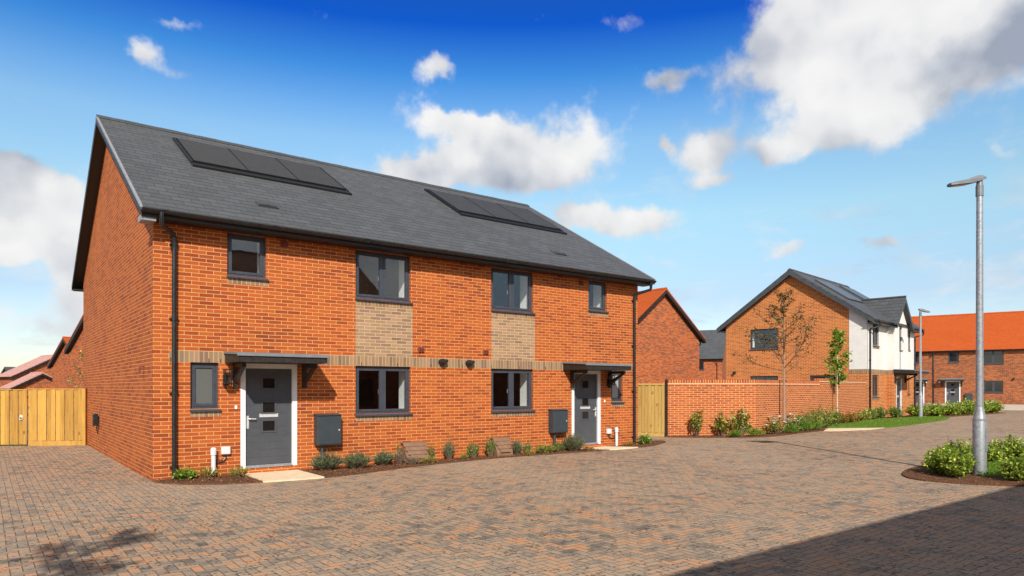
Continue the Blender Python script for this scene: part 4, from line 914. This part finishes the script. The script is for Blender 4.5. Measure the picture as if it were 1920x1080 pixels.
q = MB(); wallrun(q, GW[:3], -.025, .245, 1.876, 1.915); wallrun(q, GW[2:], -.025, .245, 1.991, 2.03); q.build('creasing_course', M['creasing'], gw)
q = MB(); wallrun(q, GW[:3], -.0, .22, 1.916, 2.04); wallrun(q, GW[2:], -.0, .22, 2.031, 2.15); q.build('coping', M['coping'], gw)

# ================================================================== STREET FURNITURE
def lamp(label, x, y, z, h, head_dir, r=1., hl=.62):
    r0 = empty('street_lamp', (x, y, z), 0, label, 'street lamp', 'street lamps')
    q = MB(); q.tube([(0,0,-.1),(0,0,1.10),(0,0,1.13),(0,0,1.36),(0,0,1.40),(0,0,h*.7),(0,0,h-.34)], [.118*r,.118*r,.110*r,.068*r,.066*r,.060*r,.056*r], 22, cap=True)
    po = q.build('post', M['galv'], r0, smooth=True); md = po.modifiers.new('edge', 'EDGE_SPLIT'); md.split_angle = R(40)
    q = MB(); q.tube([(0,0,1.09),(0,0,1.125)], .122*r, 22).tube([(0,0,1.365),(0,0,1.40)], .0715*r, 22); q.build('collar', M['galv'], po)
    q = MB(); q.box(-.05, .05, -.1215*r-.004, -.1195*r+.03, .50, .95); q.build('access_door', M['galv'], po)
    d = Vector((head_dir[0], head_dir[1], 0)).normalized(); s = Vector((-d.y, d.x, 0))
    q = MB(); q.tube([(0,0,h-.36),(0,0,h-.16)], .068*r, 16).tube([(0,0,h-.16),(0,0,h-.05)], [.062*r,.05*r], 16); sp = q.build('spigot', M['lamp_grey'], po, smooth=False)
    q = MB()
    prof = [(-.10,.055,.02,.055),(-.02,.075,.00,.09),(.10,.085,-.02,.085),(.22,.10,-.035,.055),(.30,.115,-.04,.03),(hl*.85,.11,-.04,.012),(hl,.07,-.032,.0)]
    rows = []
    for (t, w, zl, zh) in prof:
        tilt = -.12*t; c = d*t + Vector((0,0,h-.06+tilt)); base = len(q.v)
        for (u, v) in ((-w,zl),(w,zl),(w,(zl+zh)/2+.01),(w*.6,zh+.015),(-w*.6,zh+.015),(-w,(zl+zh)/2+.01)): q.v.append(tuple(c+s*u+Vector((0,0,v))))
        rows.append(base)
    for a, c in zip(rows, rows[1:]):
        for k in range(6): q.f.append((a+k, a+(k+1)%6, c+(k+1)%6, c+k)); q.m.append(0)
    q.f.append(tuple(rows[0]+k for k in range(6))); q.m.append(0); q.f.append(tuple(rows[-1]+k for k in reversed(range(6)))); q.m.append(0)
    hd = q.build('lamp_head', M['lamp_grey'], r0)
    q = MB(); b0 = len(q.v)
    for (t, w) in ((.26,.07),(hl*.93,.07)):
        for zz in (-.047,-.041):
            for u in (-w, w): q.v.append(tuple(d*t+s*u+Vector((0,0,h-.06-.12*t+zz))))
    for f_ in ((0,1,5,4),(2,3,7,6),(0,1,3,2),(4,5,7,6),(0,2,6,4),(1,3,7,5)): q.f.append(tuple(b0+i for i in f_)); q.m.append(0)
    q.build('lamp_lens', M['lamp_lens'], hd)
    return r0
lamp('galvanised street lamp in the foreground shrub bed, tallest in the picture', 12.95, -9.18, .03, 5.84, (-.80,.55))
lamp('slim distant street lamp on the lawn before the white rendered house', 35.88, .98, .215, 5.6, (.85,-.5), r=.9, hl=.5)
q = MB(); a_ = [(16.5,-1.9),(17.02,-2.38),(17.22,-1.92),(16.72,-1.5)]
q.face([(x,y,gz(x)+.007) for x,y in a_]); cx_ = sum(p[0] for p in a_)/4; cy_ = sum(p[1] for p in a_)/4
for p, r_ in zip(a_, a_[1:]+a_[:1]): q.face([(p[0],p[1],gz(p[0])+.007),(p[0],p[1],gz(p[0])-.02),(r_[0],r_[1],gz(r_[0])-.02),(r_[0],r_[1],gz(r_[0])+.007)])
for k in range(5):
    t = .12+.16*k
    L0 = Vector((a_[0][0],a_[0][1])).lerp(Vector((a_[3][0],a_[3][1])), t); L1_ = Vector((a_[0][0],a_[0][1])).lerp(Vector((a_[3][0],a_[3][1])), t+.08)
    R0_ = Vector((a_[1][0],a_[1][1])).lerp(Vector((a_[2][0],a_[2][1])), t); R1_ = Vector((a_[1][0],a_[1][1])).lerp(Vector((a_[2][0],a_[2][1])), t+.08)
    q.face([(p.x,p.y,gz(p.x)+.013) for p in (L0.lerp(R0_,.1),L0.lerp(R0_,.9),L1_.lerp(R1_,.9),L1_.lerp(R1_,.1))])
tag(q.build('manhole_cover', M['iron']), 'dark iron manhole cover set in the paving before the garden wall', 'manhole cover')

# ================================================================== PLANTS
def shrub(name, label, cat, loc, rx, ry, h, stems, per, L, w, m, seed, group=None, style='leafy', flower=None, nfl=0, low=.25, thin=.004, lean=(0,0), fs=.03):
    rn = random.Random(seed); r0 = empty(name, loc, 0, label, cat, group); fb = MB(); sb = MB(); tips = []
    for i in range(stems):
        a = rn.uniform(0, 6.283); rr = math.sqrt(rn.random()); e = rn.uniform(.55, 1.0)
        top_ = Vector((math.cos(a)*rr*rx+lean[0]*e, math.sin(a)*rr*ry+lean[1]*e, h*e*(1-.45*rr*rr)*rn.uniform(.8,1.12)))
        bs = Vector((top_.x*.25, top_.y*.25, -.03)); mid = bs.lerp(top_, .5)+Vector((rn.uniform(-.06,.06)*rx*2, rn.uniform(-.06,.06)*ry*2, .06*h))
        def at_(t): return bs*(1-t)**2+mid*2*t*(1-t)+top_*t*t
        if thin: sb.tube([at_(0), at_(.35), at_(.7), at_(.98)], [thin*1.6, thin*1.2, thin*.9, thin*.4], 4, cap=False)
        for k in range(per):
            t = low+(1-low)*(k+rn.random())/per; p = at_(t); tg = (at_(min(1,t+.05))-at_(max(0,t-.05))).normalized()
            if style == 'leafy':
                o = Vector((rn.gauss(0,1), rn.gauss(0,1), rn.gauss(0,.7))).normalized(); d = (tg*.5+o).normalized(); up = Vector((rn.gauss(0,.5), rn.gauss(0,.5), 1))
                fb.leaf(p+o*rn.uniform(0,.03), d, up, L*rn.uniform(.6,1.25), w*rn.uniform(.7,1.2))
            else:   # narrow leaves lying along the stem
                o = Vector((rn.gauss(0,1), rn.gauss(0,1), rn.gauss(0,.3))).normalized(); d = (tg+o*.55).normalized()
                fb.leaf(p, d, o, L*rn.uniform(.6,1.3), w)
        tips.append(at_(1.0))
    fo = fb.build('foliage', M[m], r0, uv=False)
    if thin: sb.build('stems', M['stem'], r0, uv=False)
    if flower and nfl:
        for p in rn.sample(tips, min(nfl, len(tips))):
            q = MB()
            for k in range(9):
                a = k*.7+rn.random(); o = Vector((math.cos(a), math.sin(a), rn.uniform(-.1,.8))).normalized(); q.leaf(p+Vector((0,0,.01)), o, Vector((0,0,1)), fs*rn.uniform(.8,1.2), fs*.8)
            q.build('flower', M[flower], r0, uv=False)
    return r0
GB = 'shrubs in the bed along the brick front'
shrub('low_plant', 'small fresh green plant at the foot of the left drainpipe', 'plant', (.52,-.20,.02), .24, .14, .26, 34, 8, .07, .045, 'lf_tree', 1, GB)
shrub('low_plant', 'yellowish low plant left of the grey service pipe', 'plant', (.93,-.15,.02), .20, .14, .24, 46, 9, .05, .018, 'lf_yellow', 2, GB, 'blade')
shrub('low_plant', 'yellowish low plant between the left doorstep and the mulch', 'plant', (1.42,-.38,.02), .22, .17, .22, 50, 9, .05, .018, 'lf_yellow', 3, GB, 'blade')
LV = [(3.24,-.36,.34,.27,.42,'round grey green lavender bush under the left meter cabinet'),(3.86,-.50,.34,.25,.38,'grey green lavender bush second from the left doorstep'),(4.62,-.28,.24,.2,.34,'small lavender bush left of the first tan meter box')]
for i, (x,y,rx,ry,h,lb) in enumerate(LV): shrub('lavender_bush', lb, 'shrub', (x,y,.02), rx, ry, h, 230, 12, .06, .012, 'lf_lav', 10+i, GB, 'blade', low=.3, flower=None)
shrub('dry_plant', 'dry grey stems in front of the first tan meter box', 'plant', (5.02,-.24,.02), .16, .12, .34, 60, 7, .05, .010, 'lf_dry', 21, GB, 'blade')
shrub('dry_plant', 'dry grey heap at the left corner of the first tan meter box', 'plant', (5.22,-.46,.02), .20, .12, .20, 60, 6, .06, .012, 'lf_dry', 22, GB, 'blade')
shrub('low_plant', 'low olive green plant just in front of the first tan meter box', 'plant', (5.62,-.50,.02), .30, .15, .18, 60, 8, .05, .022, 'lf_yellow', 23, GB)
shrub('upright_shrub', 'slim green shrub at the right side of the first tan meter box', 'shrub', (5.90,-.18,.02), .12, .1, .46, 40, 10, .045, .016, 'lf_mid', 24, GB, 'blade')
shrub('upright_shrub', 'thin green shrub at the left side of the first tan meter box', 'shrub', (5.06,-.12,.02), .09, .07, .50, 30, 10, .045, .016, 'lf_mid', 25, GB, 'blade')
shrub('upright_shrub', 'pointed upright shrub standing alone under the two black cowls', 'shrub', (6.42,-.16,.02), .17, .12, .56, 60, 12, .05, .018, 'lf_lav', 26, GB, 'blade')
shrub('upright_shrub', 'upright shrub left of the second tan meter box, with a low skirt', 'shrub', (7.08,-.22,.02), .20, .13, .46, 60, 12, .05, .018, 'lf_mid', 27, GB, 'blade')
shrub('low_plant', 'tiny green tuft between the two upright shrubs', 'plant', (6.76,-.26,.02), .11, .08, .16, 24, 7, .04, .018, 'lf_tree', 28, GB)
shrub('upright_shrub', 'dense upright shrub touching the left side of the second tan meter box', 'shrub', (7.62,-.20,.02), .17, .12, .56, 60, 12, .05, .018, 'lf_mid', 29, GB, 'blade')
shrub('lavender_bush', 'lavender bush at the right side of the second tan meter box', 'shrub', (8.42,-.26,.02), .20, .15, .44, 130, 12, .05, .012, 'lf_lav', 30, GB, 'blade')
shrub('upright_shrub', 'slim shrub under the middle of the right ground floor window', 'shrub', (8.82,-.20,.02), .12, .09, .38, 40, 10, .045, .016, 'lf_mid', 31, GB, 'blade')
shrub('low_shrub', 'spreading green shrub below the right meter cabinet', 'shrub', (9.36,-.30,.02), .42, .18, .26, 120, 9, .05, .026, 'lf_rose', 32, GB)
shrub('low_shrub', 'low green shrub tucked behind the lavender by the right door', 'shrub', (9.95,-.16,.02), .28, .13, .30, 90, 9, .05, .022, 'lf_mid', 33, GB)
shrub('lavender_bush', 'largest lavender bush with faded flowers beside the right door', 'shrub', (10.38,-.30,.02), .38, .26, .52, 260, 12, .06, .012, 'lf_lav', 34, GB, 'blade', flower='petal_lav', nfl=34, fs=.022)
shrub('low_plant', 'amber low plant in front of the largest lavender', 'plant', (10.72,-.52,.03), .22, .12, .14, 40, 7, .045, .02, 'lf_amber', 35, GB)
shrub('low_plant', 'green leafy plant at the foot of the right drainpipe', 'plant', (13.35,-.22,.05), .26, .2, .30, 44, 8, .08, .05, 'lf_tree', 36, GB)
shrub('low_plant', 'straw coloured tuft beside the right service pipe', 'plant', (12.62,-.30,.04), .35, .14, .12, 40, 6, .05, .018, 'lf_amber', 37, GB, 'blade')
shrub('low_plant', 'olive green tuft between the meter box lavender and the spreading shrub', 'plant', (8.62,-.48,.02), .22, .1, .16, 36, 7, .045, .02, 'lf_yellow', 38, GB)

GG = 'shrubs in the bed before the garden wall'
CR = [(16.95,.62,.40,.2,1.15,'leftmost climbing rose against the garden wall',.0),(17.62,.08,.36,.2,1.0,'middle climbing rose against the garden wall',.0),(18.15,-.30,.62,.22,1.2,'right and widest climbing rose against the garden wall',.1)]
for i, (x,y,rx,ry,h,lb,ln) in enumerate(CR): shrub('climbing_rose', lb, 'rose', (x,y,gz(x)+.02), rx, ry, h, 15 if i < 2 else 22, 22, .10, .065, 'lf_rose', 50+i, GG, low=.42, thin=.007, flower='petal' if i == 2 else None, nfl=3, fs=.08)
shrub('rose_bush', 'rose bush with many white blooms left of the bare tree', 'rose', (19.9,-.62,gz(20)+.02), .75, .3, .78, 40, 14, .075, .048, 'lf_rose', 60, GG, low=.35, thin=.006, flower='petal', nfl=16, fs=.095)
shrub('rose_bush', 'smaller white flowered bush at the foot of the bare tree', 'rose', (21.4,-.35,gz(21)+.02), .42, .28, .82, 30, 16, .075, .045, 'lf_mid', 61, GG, low=.3, thin=.006, flower='petal', nfl=7, fs=.09)
GS = [(22.3,.02,.55,.3,.80,'dense green bush right of the bare tree','lf_mid'),(23.1,.08,.5,.3,.86,'olive green bush third from the bare tree','lf_rose'),(23.9,.20,.5,.3,.95,'tall upright leafy bush midway between the two trees','lf_mid'),(24.7,.36,.5,.25,.85,'dark green bush just left of the green sapling','lf_rose'),(25.5,.48,.5,.25,.80,'dark green bush behind the stem of the green sapling','lf_mid')]
for i, (x,y,rx,ry,h,lb,mm) in enumerate(GS): shrub('shrub', lb, 'shrub', (x,y-.3,gz(x)+.02), rx, ry, h, 70, 14, .085, .05, mm, 70+i, GG, low=.2)
GR = [(18.4,-.75,.5,.16,.26,'grassy tuft under the widest climbing rose'),(17.6,-.50,.28,.14,.22,'small grassy tuft under the middle climbing rose'),(20.5,-.85,.40,.2,.30,'grass tuft before the white rose bush'),(21.7,-.75,.42,.2,.46,'taller grass tuft right of the bare tree stem'),(22.6,-.60,.40,.18,.42,'grass tuft at the right end of the mulch before the wall')]
for i, (x,y,rx,ry,h,lb) in enumerate(GR): shrub('grass_tuft', lb, 'grass', (x,y,gz(x)+.02), rx, ry, h, 110, 4, .16, .014, 'grass', 80+i, GG, 'blade', thin=0)
HG = [(27.0,.70,.75,.28,.48,'amber leaved low hedge plant right of the green sapling','lf_amber'),(28.6,.98,.85,.28,.46,'second amber low hedge plant along the garden wall','lf_amber'),(30.2,1.25,.85,.28,.50,'greenish low hedge plant at the end of the garden wall','lf_rose'),(31.6,1.55,.7,.3,.60,'green hedge plant beside the drainpipe of the white house','lf_mid'),(33.0,1.70,.75,.3,.68,'dark green hedge plant under the narrow window of the white house','lf_mid'),(34.4,1.55,.65,.3,.70,'dark green hedge plant left of the white house door','lf_mid')]
for i, (x,y,rx,ry,h,lb,mm) in enumerate(HG): shrub('hedge_plant', lb, 'hedge', (x,y,gz(x)+.02), rx, ry, h, 90, 12, .10, .06, mm, 90+i, 'low hedge along the lawn', low=.15)
BH = [(36.4,1.3,1.0,.5,.75,'bright hedge shrub directly behind the distant lamp post'),(38.2,1.1,1.15,.5,.75,'bright hedge shrub first to the right of the distant lamp'),(39.9,.95,1.15,.5,.82,'bright hedge shrub below the left terrace door'),(41.7,.85,1.2,.5,.98,'tallest bright hedge shrub below the terrace door with the white frame'),(43.7,.8,1.2,.5,.92,'bright hedge shrub below the terrace meter cabinet'),(45.7,.85,1.2,.5,.85,'bright hedge shrub at the right end of the distant hedge')]
for i, (x,y,rx,ry,h,lb) in enumerate(BH): shrub('hedge_shrub', lb, 'hedge', (x,y,gz(x)+.02), rx, ry, h, 150, 12, .12, .075, 'lf_bright', 100+i, 'bright hedge beyond the lawn', low=.15)
shrub('hedge_shrub', 'dull green rounded shrub by the white house door', 'hedge', (37.4,3.4,.23), .6, .5, .95, 90, 12, .11, .06, 'lf_mid', 107, 'bright hedge beyond the lawn', low=.15)
ES = [(12.62,-8.62,.42,.30,.58,'leafy bright shrub at the left tip of the lamp bed'),(12.30,-9.02,.42,.30,.56,'leafy bright shrub just left of the foreground lamp post'),(13.25,-8.55,.46,.34,.64,'leafy bright shrub behind the left side of the foreground lamp post'),(15.1,-8.6,.62,.42,.66,'bright shrub behind and right of the foreground lamp post'),(16.4,-8.75,.5,.42,.6,'bright shrub behind the lawn at the right edge of the picture'),(12.62,-9.92,.46,.32,.52,'bright shrub in front of the small lawn at the right edge'),(13.4,-10.2,.5,.36,.6,'bright shrub at the front right edge of the picture'),(14.3,-8.35,.45,.3,.6,'small bright shrub farthest back behind the lamp post')]
for i, (x,y,rx,ry,h,lb) in enumerate(ES): shrub('shrub', lb, 'shrub', (x,y,gz(x)+.03), rx, ry, h, 95, 20, .075, .042, 'lf_bright', 120+i, 'shrubs in the lamp bed', low=.18, thin=.005)

# ================================================================== TREES
def tree(name, label, loc, h, clear, spread, m, seed, nb=16, lsize=.08, perleaf=7, rt=.028, bark='trunk', group='young trees', up=.7, twigs=5, prof=lambda t: 1-.75*t):
    rn = random.Random(seed); r0 = empty(name, loc, 0, label, 'tree', group); tb = MB(); fb = MB(); bb = MB()
    bend = Vector((rn.uniform(-.05,.05), rn.uniform(-.05,.05), 0))
    def ax(t): return Vector((bend.x*math.sin(t*3), bend.y*math.sin(t*2.5), h*t))
    ts = [0,.1,.25,.4,.55,.7,.85,1.0]; tb.tube([ax(t)-Vector((0,0,.1 if t == 0 else 0)) for t in ts], [rt*(1.15-.95*t) for t in ts], 10)
    def leaves(p, d, n):
        for _ in range(n):
            o = Vector((rn.gauss(0,1), rn.gauss(0,1), rn.gauss(0,.8))).normalized()
            fb.leaf(p+o*rn.uniform(0,.06)+d*rn.uniform(-.1,.06), (o+d*.5+Vector((0,0,-.3))).normalized(), Vector((rn.gauss(0,.4), rn.gauss(0,.4), 1)), lsize*rn.uniform(.6,1.3), lsize*rn.uniform(.45,.7))
    for i in range(nb):
        t = clear+(1-clear)*(i+rn.random()*.6)/nb; a = i*2.4+rn.uniform(-.5,.5); tt = (t-clear)/(1-clear)
        L = spread*prof(tt)*rn.uniform(.65,1.15); d = Vector((math.cos(a), math.sin(a), up+rn.uniform(-.25,.35))).normalized(); p0 = ax(t)
        mid = p0+d*L*.5+Vector((0,0,-.02*L)); end = p0+d*L+Vector((0,0,.10*L)); bb.tube([p0, mid, end], [rt*.36*(1.1-tt*.5), rt*.24, rt*.08], 5, cap=False)
        leaves(end, d, perleaf)
        for k in range(twigs):
            s = .35+.6*k/twigs; q0 = p0.lerp(mid, s*2) if s < .5 else mid.lerp(end, (s-.5)*2)
            d2 = (d*.6+Vector((rn.gauss(0,.6), rn.gauss(0,.6), rn.uniform(-.2,.6)))).normalized(); l2 = L*rn.uniform(.15,.38); q1 = q0+d2*l2
            bb.tube([q0, q1], [rt*.15, rt*.06], 4, cap=False); leaves(q1, d2, perleaf); leaves(q0.lerp(q1,.5), d2, perleaf//2)
    leaves(ax(1.0), Vector((0,0,1)), perleaf*2)
    tb.build('trunk', M[bark], r0, smooth=True); bb.build('branches', M['stem' if bark == 'trunk' else bark], r0, uv=False); fb.build('crown', M[m], r0, uv=False)
    return r0
tree('young_tree', 'thin sparse reddish young tree before the garden wall, left of the two', (20.53,-.53,.10), 5.05, .42, 2.1, 'lf_red', 6, nb=28, lsize=.10, perleaf=4, rt=.045, up=.5, twigs=7, prof=lambda t: .95-.8*t)
tree('young_tree', 'small young tree with fresh green leaves before the garden wall, right of the two', (26.2,.42,.165), 3.92, .40, .62, 'lf_tree', 9, nb=20, lsize=.14, perleaf=9, rt=.034, bark='trunk_pale', up=.75, twigs=4, prof=lambda t: 1.05-.65*t)
tree('garden_tree', 'thin olive sapling looking over the timber fence beside the brick gable', (.25,13.4,0), 3.1, .45, .75, 'lf_rose', 12, nb=9, lsize=.09, perleaf=5, rt=.02, up=.5, twigs=3)
tree('street_tree', 'leafy tree beside the camera that throws the dappled shade bottom left', (-6.5,-13.7,0), 7.4, .68, 1.1, 'lf_dark', 15, nb=12, lsize=.15, perleaf=6, rt=.06, up=.5, twigs=5)
tree('street_tree', 'tree outside the right edge that throws the faint shade across the road', (22.3,-12.6,.1), 5.2, .5, 1.3, 'lf_dark', 17, nb=14, lsize=.15, perleaf=7, rt=.05, up=.5, twigs=5)
